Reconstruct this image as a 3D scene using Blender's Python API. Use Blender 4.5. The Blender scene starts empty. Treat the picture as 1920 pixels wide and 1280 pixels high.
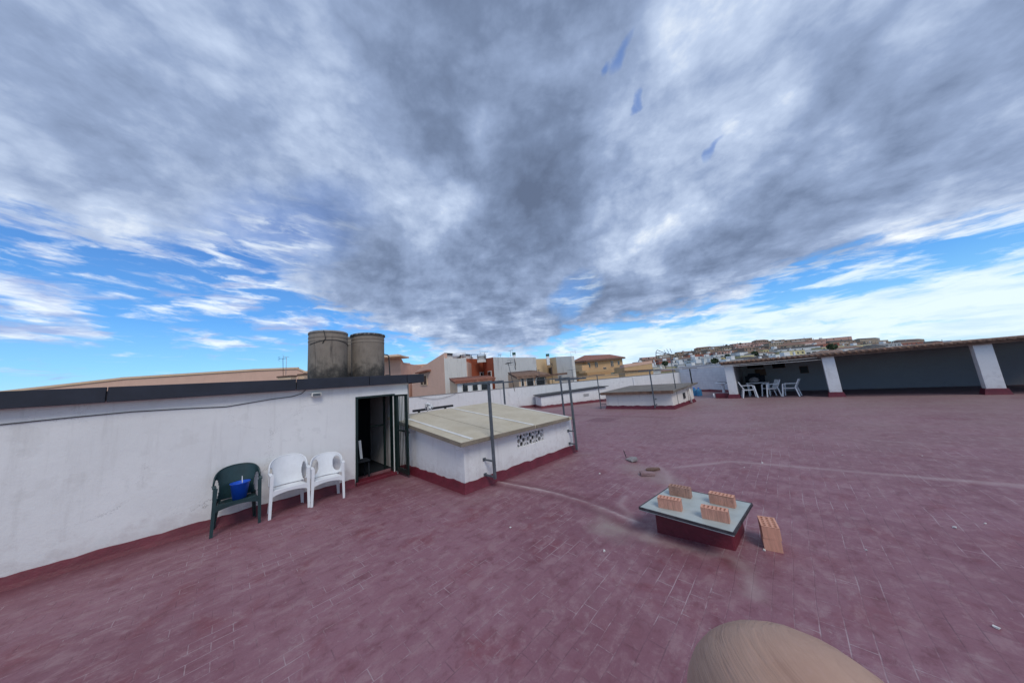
import bpy, bmesh, math, random
import numpy as np
from mathutils import Vector, Matrix
random.seed(7)
S = bpy.context.scene
COL = S.collection
rad = math.radians

# ------------------------------------------------------------------ camera
FPX = 520.0; PIT, ROL, YAW = rad(8.23), rad(-4.76), rad(44.02); CAMH = 1.95
def _axes():
    cp, sp = math.cos(PIT), math.sin(PIT)
    fw = Vector((0, cp, sp)); r = Vector((1, 0, 0)); u = r.cross(fw)
    c, s = math.cos(ROL), math.sin(ROL)
    r2 = r*c + u*s; u2 = -r*s + u*c
    R = Matrix.Rotation(YAW, 3, 'Z')
    return R @ r2, R @ u2, R @ fw
CR, CU, CF = _axes(); CP = Vector((0, 0, CAMH))
cam_d = bpy.data.cameras.new('camera'); cam = bpy.data.objects.new('camera', cam_d); COL.objects.link(cam)
cam_d.sensor_fit = 'HORIZONTAL'; cam_d.sensor_width = 36; cam_d.lens = FPX/1920*36
cam_d.clip_start = 0.004; cam_d.clip_end = 6000
M4 = Matrix((CR, CU, -CF)).transposed().to_4x4(); M4.translation = CP
cam.matrix_world = M4
S.camera = cam
S.render.resolution_x, S.render.resolution_y = 1024, 682

def ray(px, py):
    return (CF*FPX + CR*(px-960) - CU*(py-640))
def site(px, py, depth):            # survey helper: a far building corner at its own distance
    return CP + ray(px, py)*(depth/FPX)
def az_el(px, py):
    d = ray(px, py).normalized()
    fh = Vector((-math.sin(YAW), math.cos(YAW), 0)); rh = Vector((math.cos(YAW), math.sin(YAW), 0))
    return math.atan2(d.dot(rh), d.dot(fh)), math.asin(d.z)

# ------------------------------------------------------------------ node helpers
class NT:
    def __init__(s, tree): s.t = tree; s.n = tree.nodes; s.l = tree.links
    def node(s, typ, **kw):
        n = s.n.new(typ)
        for k, v in kw.items(): setattr(n, k, v)
        return n
    def put(s, sock, v):
        if isinstance(v, bpy.types.NodeSocket): s.l.new(v, sock)
        elif v is not None:
            if hasattr(sock, 'default_value'):
                try: sock.default_value = v
                except Exception: sock.default_value = (v[0], v[1], v[2], 1)
    def m(s, op, a, b=None, c=None, clamp=False):
        n = s.node('ShaderNodeMath', operation=op, use_clamp=clamp)
        s.put(n.inputs[0], a); s.put(n.inputs[1], b); s.put(n.inputs[2], c)
        return n.outputs[0]
    def vm(s, op, a, b=None, out=0):
        n = s.node('ShaderNodeVectorMath', operation=op); s.put(n.inputs[0], a)
        if op == 'SCALE': s.put(n.inputs[3], b)
        else: s.put(n.inputs[1], b)
        return n.outputs['Value'] if out == 'v' else n.outputs[0]
    def ss(s, x, a, b, lo=0.0, hi=1.0):       # smoothstep
        n = s.node('ShaderNodeMapRange', interpolation_type='SMOOTHSTEP')
        s.put(n.inputs[0], x); s.put(n.inputs[1], a); s.put(n.inputs[2], b); s.put(n.inputs[3], lo); s.put(n.inputs[4], hi)
        return n.outputs[0]
    def mix(s, f, a, b, mode='MIX'):
        n = s.node('ShaderNodeMix', data_type='RGBA', blend_type=mode)
        s.put(n.inputs[0], f)
        for i, v in ((6, a), (7, b)):
            if isinstance(v, (tuple, list)) and len(v) == 3: v = (*v, 1)
            s.put(n.inputs[i], v)
        return n.outputs[2]
    def noise(s, vec, scale=5, detail=4, rough=.5, dist=0, dims='3D', w=None):
        n = s.node('ShaderNodeTexNoise', noise_dimensions=dims)
        s.put(n.inputs['Vector'], vec); s.put(n.inputs['Scale'], scale); s.put(n.inputs['Detail'], detail)
        s.put(n.inputs['Roughness'], rough); s.put(n.inputs['Distortion'], dist)
        return n.outputs[0]
    def comb(s, x, y, z):
        n = s.node('ShaderNodeCombineXYZ'); s.put(n.inputs[0], x); s.put(n.inputs[1], y); s.put(n.inputs[2], z); return n.outputs[0]
    def sep(s, v):
        n = s.node('ShaderNodeSeparateXYZ'); s.put(n.inputs[0], v); return n.outputs
    def ramp(s, f, pts, interp='LINEAR'):
        n = s.node('ShaderNodeValToRGB'); cr = n.color_ramp; cr.interpolation = interp
        while len(cr.elements) < len(pts): cr.elements.new(0.5)
        for e, (p, c) in zip(cr.elements, pts):
            e.position = p; e.color = (*c, 1) if isinstance(c, (tuple, list)) else (c, c, c, 1)
        s.put(n.inputs[0], f); return n.outputs[0]

# ------------------------------------------------------------------ sky
SUN_EL, SUN_AZ = rad(48), rad(118)       # compass style: angle from +Y towards +X
W = bpy.data.worlds.new('World'); S.world = W; W.use_nodes = True
def build_world():
    t = NT(W.node_tree); t.n.clear()
    out = t.node('ShaderNodeOutputWorld'); bg = t.node('ShaderNodeBackground'); t.l.new(bg.outputs[0], out.inputs[0])
    STR = 0.10; bg.inputs[1].default_value = STR
    sky = t.node('ShaderNodeTexSky', sky_type='NISHITA'); sky.sun_disc = False
    sky.sun_elevation = SUN_EL; sky.sun_rotation = SUN_AZ; sky.altitude = 50; sky.air_density = 1.0; sky.dust_density = 0.3; sky.ozone_density = 3.0
    d = t.vm('NORMALIZE', t.node('ShaderNodeTexCoord').outputs['Generated'])
    x, y, z = t.sep(d)
    fh = t.vm('DOT_PRODUCT', d, (-math.sin(YAW), math.cos(YAW), 0), 'v')
    rh = t.vm('DOT_PRODUCT', d, (math.cos(YAW), math.sin(YAW), 0), 'v')
    az = t.m('ARCTAN2', rh, fh); el = t.m('ARCSINE', z)
    # perspective cloud plane
    inv = t.m('DIVIDE', 1.0, t.m('ADD', t.m('MAXIMUM', z, 0.0), 0.30))
    q = t.comb(t.m('MULTIPLY', x, inv), t.m('MULTIPLY', y, inv), 0.0)
    qs = t.comb(t.m('MULTIPLY', rh, 1.25), t.m('MULTIPLY', fh, 1.25), t.m('MULTIPLY', z, 1.9))
    q = qs
    warp = t.node('ShaderNodeTexNoise'); t.put(warp.inputs['Vector'], q); warp.inputs['Scale'].default_value = 1.1; warp.inputs['Detail'].default_value = 3
    qw = t.vm('ADD', qs, t.vm('SCALE', t.vm('SUBTRACT', warp.outputs['Color'], (.5, .5, .5)), 0.20))
    n_big = t.noise(qw, 1.6, 3, .5); n_mid = t.noise(t.vm('ADD', qw, (3.1, 7.7, 0)), 3.0, 9, .60); n_fine = t.noise(t.vm('ADD', qw, (11, 2, 0)), 9.5, 7, .6)
    lowv = t.comb(t.m('MULTIPLY', az, 4.2), t.m('MULTIPLY', t.m('ADD', el, t.m('MULTIPLY', az, 0.03)), 17.0), 0.0)
    lw = t.node('ShaderNodeTexNoise'); t.put(lw.inputs['Vector'], lowv); lw.inputs['Scale'].default_value = 1.3; lw.inputs['Detail'].default_value = 4
    lowv = t.vm('ADD', lowv, t.vm('SCALE', t.vm('SUBTRACT', lw.outputs['Color'], (.5, .5, .5)), 0.7))
    n_low = t.noise(lowv, 1.9, 9, .6)
    # edge of the deck
    pts = [(200, 455), (380, 450), (480, 455), (520, 520), (560, 566), (620, 585), (700, 608), (800, 640), (920, 668), (1000, 655), (1060, 622), (1150, 606), (1250, 588), (1340, 565), (1440, 540), (1600, 490), (1800, 430)]
    ptsr = []
    for p in pts:
        a, e = az_el(*p); ptsr.append(((a+1.5)/3.0, max(0, e)))
    edge = t.ramp(t.m('MULTIPLY', t.m('ADD', az, 1.5), 1/3.0), ptsr, 'B_SPLINE')
    dv = t.m('SUBTRACT', el, t.m('ADD', edge, -0.006))
    dv = t.m('ADD', dv, t.m('MULTIPLY', t.m('SUBTRACT', n_mid, .5), 0.16))
    dv = t.m('ADD', dv, t.m('MULTIPLY', t.m('SUBTRACT', n_low, .5), 0.16))
    deck = t.ss(dv, -0.012, 0.045)
    # authored light and dark masses, each a direction in the sky: (px, py, radius deg, amount)
    spots = [(800, 60, 20, -.14), (760, 150, 9, -.05), (980, 60, 12, -.04), (1020, 310, 8, -.17), (1090, 350, 11, -.18), (950, 215, 7, .12), (920, 330, 7, -.08), (600, 190, 10, .05), (560, 260, 10, .05), (690, 290, 8, .12), (800, 390, 6, .13), (740, 340, 8, .04), (850, 370, 5, .06),
             (1265, 400, 4, .14), (1295, 425, 3, .22), (1180, 450, 6, .20), (1160, 430, 5, .10), (1420, 45, 4, .18), (1400, 80, 3, .12), (1290, 40, 4, .18), (1270, 90, 4, .10), (1100, 170, 9, .07), (1070, 230, 8, .12), (1180, 290, 6, .14), (1420, 225, 4, .22), (1300, 330, 8, .04),
             (1400, 430, 7, -.10), (1250, 560, 7, -.10), (850, 560, 12, -.10), (960, 480, 10, -.12), (1120, 590, 8, -.16), (1150, 520, 5, -.08), (600, 470, 12, .02), (640, 520, 9, -.06), (510, 70, 9, .06), (1440, 330, 6, .10), (1700, 200, 25, .06), (200, 200, 25, .04), (870, 390, 4, .06), (1340, 500, 6, -.08)]
    b = t.m('ADD', 0.47, t.m('MULTIPLY', t.m('SUBTRACT', n_big, .5), 0.40))
    b = t.m('ADD', b, t.m('MULTIPLY', t.m('SUBTRACT', n_mid, .5), .75))
    b = t.m('ADD', b, t.m('MULTIPLY', t.m('SUBTRACT', n_fine, .5), t.ss(el, .9, .25, .25, .75)))
    n_l2 = t.noise(t.vm('ADD', qw, (1.5, 8.8, 2.0)), 4.2, 5, .55); lump = t.m('ABSOLUTE', t.m('SUBTRACT', n_l2, .5))
    b = t.m('ADD', b, t.m('MULTIPLY', t.m('SUBTRACT', lump, .075), 1.0))
    b = t.m('ADD', b, t.m('MULTIPLY', t.m('SUBTRACT', n_low, .5), t.ss(el, .40, .14, 0, 1.5)))
    wd = t.vm('NORMALIZE', t.vm('ADD', d, t.vm('SCALE', t.vm('SUBTRACT', warp.outputs['Color'], (.5, .5, .5)), 0.12)))
    for (px, py, r_, am) in spots:
        v = ray(px, py).normalized()
        c = t.vm('DOT_PRODUCT', wd, tuple(v), 'v')
        b = t.m('ADD', b, t.ss(c, math.cos(rad(r_*1.5)), 1.0, 0.0, am))
    # thin margin of the deck is brighter
    b = t.m('ADD', b, t.ss(dv, 0.01, 0.15, 0.17, 0.0))
    dc = t.ramp(b, [(0.0, (.12, .16, .255)), (.25, (.18, .24, .375)), (.5, (.29, .375, .56)), (.75, (.50, .60, .79)), (1.0, (.92, .97, 1.0))])
    # blue holes
    hn = t.node('ShaderNodeTexNoise'); t.put(hn.inputs['Vector'], d); hn.inputs['Scale'].default_value = 9; hn.inputs['Detail'].default_value = 5
    hw = t.vm('SUBTRACT', hn.outputs['Color'], (.5, .5, .5))
    hole = None
    for (px, py, r_) in [(1170, 93, .46), (1146, 116, .28), (1186, 199, .26), (1195, 188, .28), (1337, 273, .34), (1328, 281, .25), (1069, 548, 1.5), (1087, 562, 1.4), (488, 462, 4.0), (515, 490, 2.0)]:
        v = ray(px, py).normalized()
        
        tg = Vector((v.y, -v.x, 0)).normalized(); up_ = v.cross(tg)*(-1); ax = (tg*.75+up_*.66).normalized(); bx_ = v.cross(ax)
        hd = t.vm('ADD', d, t.vm('SCALE', hw, 0.11))
        ea = t.m('DIVIDE', t.vm('DOT_PRODUCT', hd, tuple(ax), 'v'), math.sin(rad(r_*2.0))); eb = t.m('DIVIDE', t.vm('DOT_PRODUCT', hd, tuple(bx_), 'v'), math.sin(rad(r_*.85)))
        ea = t.m('SUBTRACT', ea, float(v.dot(ax)/math.sin(rad(r_*2.0)))); eb = t.m('SUBTRACT', eb, float(v.dot(bx_)/math.sin(rad(r_*.85))))
        dd = t.m('ADD', t.m('MULTIPLY', ea, ea), t.m('MULTIPLY', eb, eb)); h = t.m('MULTIPLY', t.ss(dd, 6.5, -2.5), t.m('GREATER_THAN', t.vm('DOT_PRODUCT', d, tuple(v), 'v'), .7))
        hole = h if hole is None else t.m('MAXIMUM', hole, h)
    deck = t.m('MULTIPLY', deck, t.m('SUBTRACT', 1.0, t.m('MULTIPLY', hole, .75)))
    # blue behind
    blue = t.mix(1.0, sky.outputs[0], (0.62, 1.0, 1.62), 'MULTIPLY')
    g = t.ramp(t.m('MULTIPLY', el, 2.2), [(0.0, (.55, .84, .95)), (.20, (.30, .68, .94)), (.45, (.13, .42, .87)), (1.0, (.08, .20, .55))])
    blue = t.mix(0.72, blue, t.vm('SCALE', g, 1/STR))
    # low bright clouds: streaks on the left, white veil on the right
    vx = t.ss(az, -.05, .42)                       # how far to the right
    ctr = t.ss(t.m('ABSOLUTE', t.m('ADD', az, .13)), .30, .05)
    veil_el = t.m('MULTIPLY', t.ss(el, .155, .085), vx)
    veil_el = t.m('MULTIPLY', veil_el, t.ss(el, .0, .05, .62, 1.0))
    cov = t.m('ADD', t.m('MULTIPLY', veil_el, .34), t.m('MULTIPLY', ctr, t.ss(el, .20, .06, .0, .20)))
    cov = t.m('ADD', cov, t.ss(el, .045, .17, -.06, .085))
    low = t.ss(t.m('ADD', n_low, cov), .53, .74)
    low = t.m('MULTIPLY', low, t.ss(el, .62, .42))
    lowb = t.noise(t.vm('ADD', lowv, (5, 5.3, 0)), 2.3, 5, .55)
    lcA = t.mix(t.ss(lowb, .38, .62), (.36, .46, .74), (.86, .94, 1.02))
    lcB = t.mix(t.ss(lowb, .3, .6), (.60, .78, .98), (.80, .93, 1.02))
    lc = t.mix(vx, lcA, lcB)
    c = t.mix(t.m('MULTIPLY', low, .93), blue, t.vm('SCALE', lc, 1/STR))
    c = t.mix(deck, c, t.vm('SCALE', dc, 1/STR))
    c = t.mix(t.ss(el, -.02, -.005), t.vm('SCALE', (.16, .15, .15), 1/STR), c)
    t.put(bg.inputs[0], c)
build_world()

sun_d = bpy.data.lights.new('sun', 'SUN'); sun = bpy.data.objects.new('sun', sun_d); COL.objects.link(sun)
sun_d.energy = 1.35; sun_d.angle = rad(24); sun_d.color = (1.0, .95, .88)
sv = Vector((math.sin(SUN_AZ)*math.cos(SUN_EL), math.cos(SUN_AZ)*math.cos(SUN_EL), math.sin(SUN_EL)))
sun.rotation_euler = sv.to_track_quat('Z', 'Y').to_euler()
S.view_settings.view_transform = 'Standard'; S.view_settings.look = 'None'; S.view_settings.gamma = 1
S.view_settings.exposure = 0.12
S.render.engine = 'CYCLES'

# ------------------------------------------------------------------ materials
MATS = {}
def newmat(name):
    m = bpy.data.materials.new(name); m.use_nodes = True; t = NT(m.node_tree)
    b = t.n['Principled BSDF']; MATS[name] = m
    return m, t, b
def bump(t, b, h, strength=.3, dist=.01):
    n = t.node('ShaderNodeBump'); n.inputs['Strength'].default_value = strength; n.inputs['Distance'].default_value = dist
    t.put(n.inputs['Height'], h); t.l.new(n.outputs[0], b.inputs['Normal'])
def obj_co(t): return t.node('ShaderNodeTexCoord').outputs['Object']
def world_co(t): return t.node('ShaderNodeNewGeometry').outputs['Position']
def plain(name, col, rough=.6, metal=0, var=.12, scale=6, bumpy=.15, bd=.004, spec=None):
    if name in MATS: return MATS[name]
    m, t, b = newmat(name); co = world_co(t)
    n = t.noise(co, scale, 6, .6); n2 = t.noise(co, scale*7, 4, .6)
    f = t.m('ADD', t.m('MULTIPLY', n, .7), t.m('MULTIPLY', n2, .3))
    c = t.mix(t.ss(f, .3, .7), tuple(v*(1-var) for v in col), tuple(min(1, v*(1+var)) for v in col))
    t.put(b.inputs['Base Color'], c); b.inputs['Metallic'].default_value = metal
    t.put(b.inputs['Roughness'], t.m('ADD', rough-.08, t.m('MULTIPLY', n2, .16)))
    if spec is not None: b.inputs['Specular IOR Level'].default_value = spec
    bump(t, b, n2, bumpy, bd); return m
def stucco(name, col, dirt=(.30, .27, .24), amount=.35, grain=40, streak=True, splash=False):
    m, t, b = newmat(name); co = world_co(t)
    big = t.noise(co, 1.3, 5, .6); fine = t.noise(co, grain, 5, .65); mid = t.noise(co, 7, 5, .6)
    x, y, z = t.sep(co)
    sv_ = t.comb(t.m('MULTIPLY', x, 5.0), t.m('MULTIPLY', y, 5.0), t.m('MULTIPLY', z, .45))
    st = t.noise(sv_, 1.4, 6, .65)
    c = t.mix(t.ss(big, .3, .72), tuple(v*.93 for v in col), col)
    f = t.m('MULTIPLY', t.ss(st, .52, .78), amount) if streak else t.m('MULTIPLY', t.ss(mid, .55, .8), amount)
    c = t.mix(f, c, dirt)
    c = t.mix(t.m('MULTIPLY', t.ss(t.m('MULTIPLY', mid, t.m('ADD', big, .5)), .60, .74), .55*amount+.1), c, tuple(v*.62 for v in col))
    if splash:
        zz = t.m('ADD', z, t.m('MULTIPLY', t.m('SUBTRACT', mid, .5), .9))
        c = t.mix(t.ss(zz, .45, .10, 0, .25), c, (.34, .25, .24))
        vor = t.node('ShaderNodeTexVoronoi', feature='DISTANCE_TO_EDGE'); t.put(vor.inputs['Vector'], t.vm('ADD', co, t.vm('SCALE', t.comb(mid, fine, big), .5))); vor.inputs['Scale'].default_value = .8
        c = t.mix(t.m('MULTIPLY', t.ss(vor.outputs['Distance'], .007, .001), t.ss(big, .48, .62, 0, .5)), c, (.25, .23, .22))
        c = t.mix(t.ss(t.noise(co, 3.1, 3, .5), .60, .66, 0, .16), c, (.55, .53, .50))
        c = t.mix(t.ss(fine, .70, .76, 0, .35), c, (.42, .38, .36))
    t.put(b.inputs['Base Color'], c); b.inputs['Roughness'].default_value = .9; b.inputs['Specular IOR Level'].default_value = .2
    bump(t, b, t.m('ADD', t.m('MULTIPLY', fine, .6), mid), .45, .012); return m

M_white = stucco('white_stucco', (.80, .79, .775), amount=.2, splash=True)
M_white2 = stucco('parapet_stucco', (.76, .75, .735), dirt=(.36, .34, .33), amount=.34, splash=True)
M_wcream = stucco('cream_stucco', (.80, .75, .68), amount=.22)
M_stain = stucco('stained_white_stucco', (.74, .71, .66), dirt=(.25, .23, .21), amount=.6, grain=12)
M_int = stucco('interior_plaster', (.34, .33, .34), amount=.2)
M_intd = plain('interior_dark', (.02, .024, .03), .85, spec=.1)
M_salmon = stucco('salmon_stucco', (.72, .46, .35), dirt=(.36, .24, .2), amount=.22, grain=14)
M_peach = stucco('peach_stucco', (.75, .54, .37), dirt=(.4, .28, .2), amount=.2, grain=14)
M_ochre = stucco('ochre_stucco', (.63, .41, .22), dirt=(.33, .22, .13), amount=.2, grain=12)
M_yellow = stucco('yellow_stucco', (.70, .52, .32), dirt=(.36, .28, .18), amount=.3, grain=12)
M_red = stucco('red_stucco', (.42, .115, .06), dirt=(.2, .06, .04), amount=.3, grain=12)
M_maroon = plain('maroon_paint', (.135, .014, .026), .5, var=.22, scale=5, bumpy=.5, bd=.008)
M_slate = plain('slate_fascia', (.018, .022, .036), .7, var=.25, scale=3)
M_concrete = plain('concrete', (.26, .24, .22), .9, var=.25, scale=5, bumpy=.5)
M_steel = plain('galvanised_steel', (.12, .135, .15), .5, metal=.35, var=.25, scale=9)
M_dsteel = plain('dark_steel', (.03, .032, .036), .5, metal=.2)
M_green = plain('dark_green_paint', (.004, .017, .015), .4, var=.3)
M_chair = plain('white_plastic', (.78, .79, .80), .38, var=.05, bumpy=.05)
M_chairg = plain('dark_green_plastic', (.018, .045, .048), .35, var=.2, bumpy=.05)
M_blue = plain('blue_plastic', (.01, .09, .55), .35, var=.1)
M_glassd = plain('dark_glass', (.012, .014, .017), .12, var=.2, bumpy=0)
def mat_clay(name, col, var, dark=(.16, .07, .05), am=.5):
    m, t, b = newmat(name); co = world_co(t); x, y, z = t.sep(co)
    st = t.noise(t.comb(t.m('MULTIPLY', x, 60.0), t.m('MULTIPLY', y, 60.0), t.m('MULTIPLY', z, 5.0)), 1.0, 5, .65); n = t.noise(co, 9, 5, .6); f = t.noise(co, 90, 3, .6)
    c = t.mix(t.ss(st, .3, .7), tuple(v*(1-var) for v in col), tuple(min(1, v*(1+var)) for v in col)); c = t.mix(t.m('MULTIPLY', t.ss(t.m('ADD', t.m('MULTIPLY', st, .6), t.m('MULTIPLY', n, .4)), .54, .64), am), c, dark)
    t.put(b.inputs['Base Color'], c); b.inputs['Roughness'].default_value = .9; bump(t, b, t.m('ADD', st, f), .4, .003); return m
M_clay = mat_clay('fired_clay', (.56, .29, .21), .22)
M_clayp = mat_clay('pale_fired_clay', (.70, .36, .25), .12, am=.15)
M_clayd = mat_clay('grubby_fired_clay', (.42, .24, .18), .3, dark=(.05, .04, .035), am=.8)
plain('edge_brown', (.23, .19, .14), .8, var=.2)
M_flash = plain('pale_flashing', (.72, .70, .65), .6, var=.12)
M_black = plain('black_rubber', (.02, .02, .022), .6)
M_wire = plain('wire', (.10, .10, .11), .6)
M_wirel = plain('pale_wire', (.42, .42, .42), .5)
M_wood = plain('weathered_wood', (.16, .09, .06), .8, var=.4)
M_awn = plain('green_awning', (.03, .10, .09), .7)
M_rubble = plain('rubble_grey', (.30, .27, .26), .9, var=.35, scale=20, bumpy=.6)

def mat_tiles(name, c1, c2):
    m, t, b = newmat(name); co = world_co(t)
    w = t.node('ShaderNodeTexWave'); w.inputs['Scale'].default_value = 1.6; w.inputs['Distortion'].default_value = 1.5; t.put(w.inputs[0], co)
    n = t.noise(co, 3, 6, .7)
    c = t.mix(t.ss(n, .3, .7), c1, c2); c = t.mix(t.m('MULTIPLY', w.outputs[1], .35), c, tuple(v*.5 for v in c1))
    t.put(b.inputs['Base Color'], c); b.inputs['Roughness'].default_value = .85; bump(t, b, w.outputs[1], .6, .05); return m
M_roof = mat_tiles('terracotta_tiles', (.27, .10, .065), (.40, .17, .11))
M_roofb = mat_tiles('brown_tiles', (.20, .12, .085), (.32, .20, .14))
M_roofd = mat_tiles('dark_tiles', (.06, .055, .05), (.12, .10, .09))

def mat_panel():          # beige sheet roof of the near skylight
    m, t, b = newmat('beige_sheet'); co = world_co(t)
    n = t.noise(co, 2.2, 6, .6); f = t.noise(co, 26, 5, .7); sp = t.noise(co, 11, 2, .5)
    c = t.mix(t.ss(n, .3, .7), (.52, .445, .315), (.60, .525, .39))
    c = t.mix(t.m('MULTIPLY', t.ss(f, .5, .75), .3), c, (.26, .21, .16))
    c = t.mix(t.m('MULTIPLY', t.ss(sp, .72, .76), .6), c, (.14, .10, .08))
    t.put(b.inputs['Base Color'], c); b.inputs['Roughness'].default_value = .8; bump(t, b, f, .25, .004); return m
M_panel = mat_panel()
def mat_corr():
    m, t, b = newmat('brown_corrugated_sheet'); co = world_co(t)
    x, y, z = t.sep(co); n = t.noise(co, 2.5, 6, .6)
    w = t.m('SINE', t.m('MULTIPLY', x, 2*math.pi/.18))
    c = t.mix(t.ss(n, .3, .7), (.15, .125, .10), (.24, .205, .165)); c = t.mix(t.ss(w, .5, 1.0, 0, .35), c, (.09, .075, .06))
    t.put(b.inputs['Base Color'], c); b.inputs['Roughness'].default_value = .7; bump(t, b, w, .5, .02); return m
M_corr = mat_corr()
def mat_tank(name, seed):
    m, t, b = newmat(name); co = obj_co(t); x, y, z = t.sep(co)
    a = t.m('ARCTAN2', y, x)
    sv_ = t.comb(t.m('MULTIPLY', a, 3.0), seed, t.m('MULTIPLY', z, .8)); st = t.noise(sv_, 1.7, 7, .65)
    n = t.noise(co, 5, 7, .65); f = t.noise(co, 35, 4, .6)
    c = t.mix(t.ss(n, .2, .8), (.205, .168, .135), (.265, .222, .18))
    c = t.mix(t.ss(st, .52, .72, 0, .68 if seed < 2 else .35), c, (.045, .04, .038))
    low = t.m('ADD', z, t.m('MULTIPLY', t.m('SUBTRACT', n, .5), .9))
    c = t.mix(t.ss(low, .60, .12, 0, .9), c, (.025, .024, .024))
    c = t.mix(t.m('MULTIPLY', t.ss(f, .6, .75), .3), c, (.42, .38, .33))
    t.put(b.inputs['Base Color'], c); b.inputs['Roughness'].default_value = .9; bump(t, b, t.m('ADD', n, f), .4, .01); return m
M_tank = mat_tank('stained_fibre_cement', 1.0); M_tank2 = mat_tank('stained_fibre_cement_b', 4.3)
def mat_sheet():          # wired glass sheet
    m, t, b = newmat('wired_glass_sheet'); co = world_co(t); n = t.noise(co, 4, 6, .6); f = t.noise(co, 30, 5, .7)
    c = t.mix(t.ss(n, .3, .7), (.36, .40, .375), (.47, .51, .48)); c = t.mix(t.m('MULTIPLY', t.ss(f, .55, .75), .35), c, (.38, .38, .35))
    t.put(b.inputs['Base Color'], c); t.put(b.inputs['Roughness'], t.m('ADD', .25, t.m('MULTIPLY', n, .4))); bump(t, b, f, .08, .002); return m
M_sheet = mat_sheet()
def mat_bottle():
    m, t, b = newmat('blue_clear_plastic'); b.inputs['Base Color'].default_value = (.10, .42, .70, 1); b.inputs['Roughness'].default_value = .15
    b.inputs['Transmission Weight'].default_value = .6; b.inputs['IOR'].default_value = 1.33; return m
M_bottle = mat_bottle()
def mat_brickwall():
    m, t, b = newmat('whitewashed_block'); co = world_co(t); x, y, z = t.sep(co)
    br = t.node('ShaderNodeTexBrick'); t.put(br.inputs['Vector'], t.comb(x, z, 0.0)); br.inputs['Scale'].default_value = 1.0
    br.inputs['Brick Width'].default_value = .4; br.inputs['Row Height'].default_value = .2; br.inputs['Mortar Size'].default_value = .012; br.inputs['Mortar Smooth'].default_value = .6
    n = t.noise(co, 2.2, 6, .6); f = t.noise(co, 30, 5, .6)
    c = t.mix(t.ss(n, .3, .7), (.58, .59, .62), (.68, .69, .71)); c = t.mix(t.m('MULTIPLY', br.outputs['Fac'], .28), c, (.33, .33, .36))
    t.put(b.inputs['Base Color'], c); b.inputs['Roughness'].default_value = .9; bump(t, b, t.m('SUBTRACT', f, t.m('MULTIPLY', br.outputs['Fac'], 1.5)), .4, .01); return m
M_block = mat_brickwall()

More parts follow.
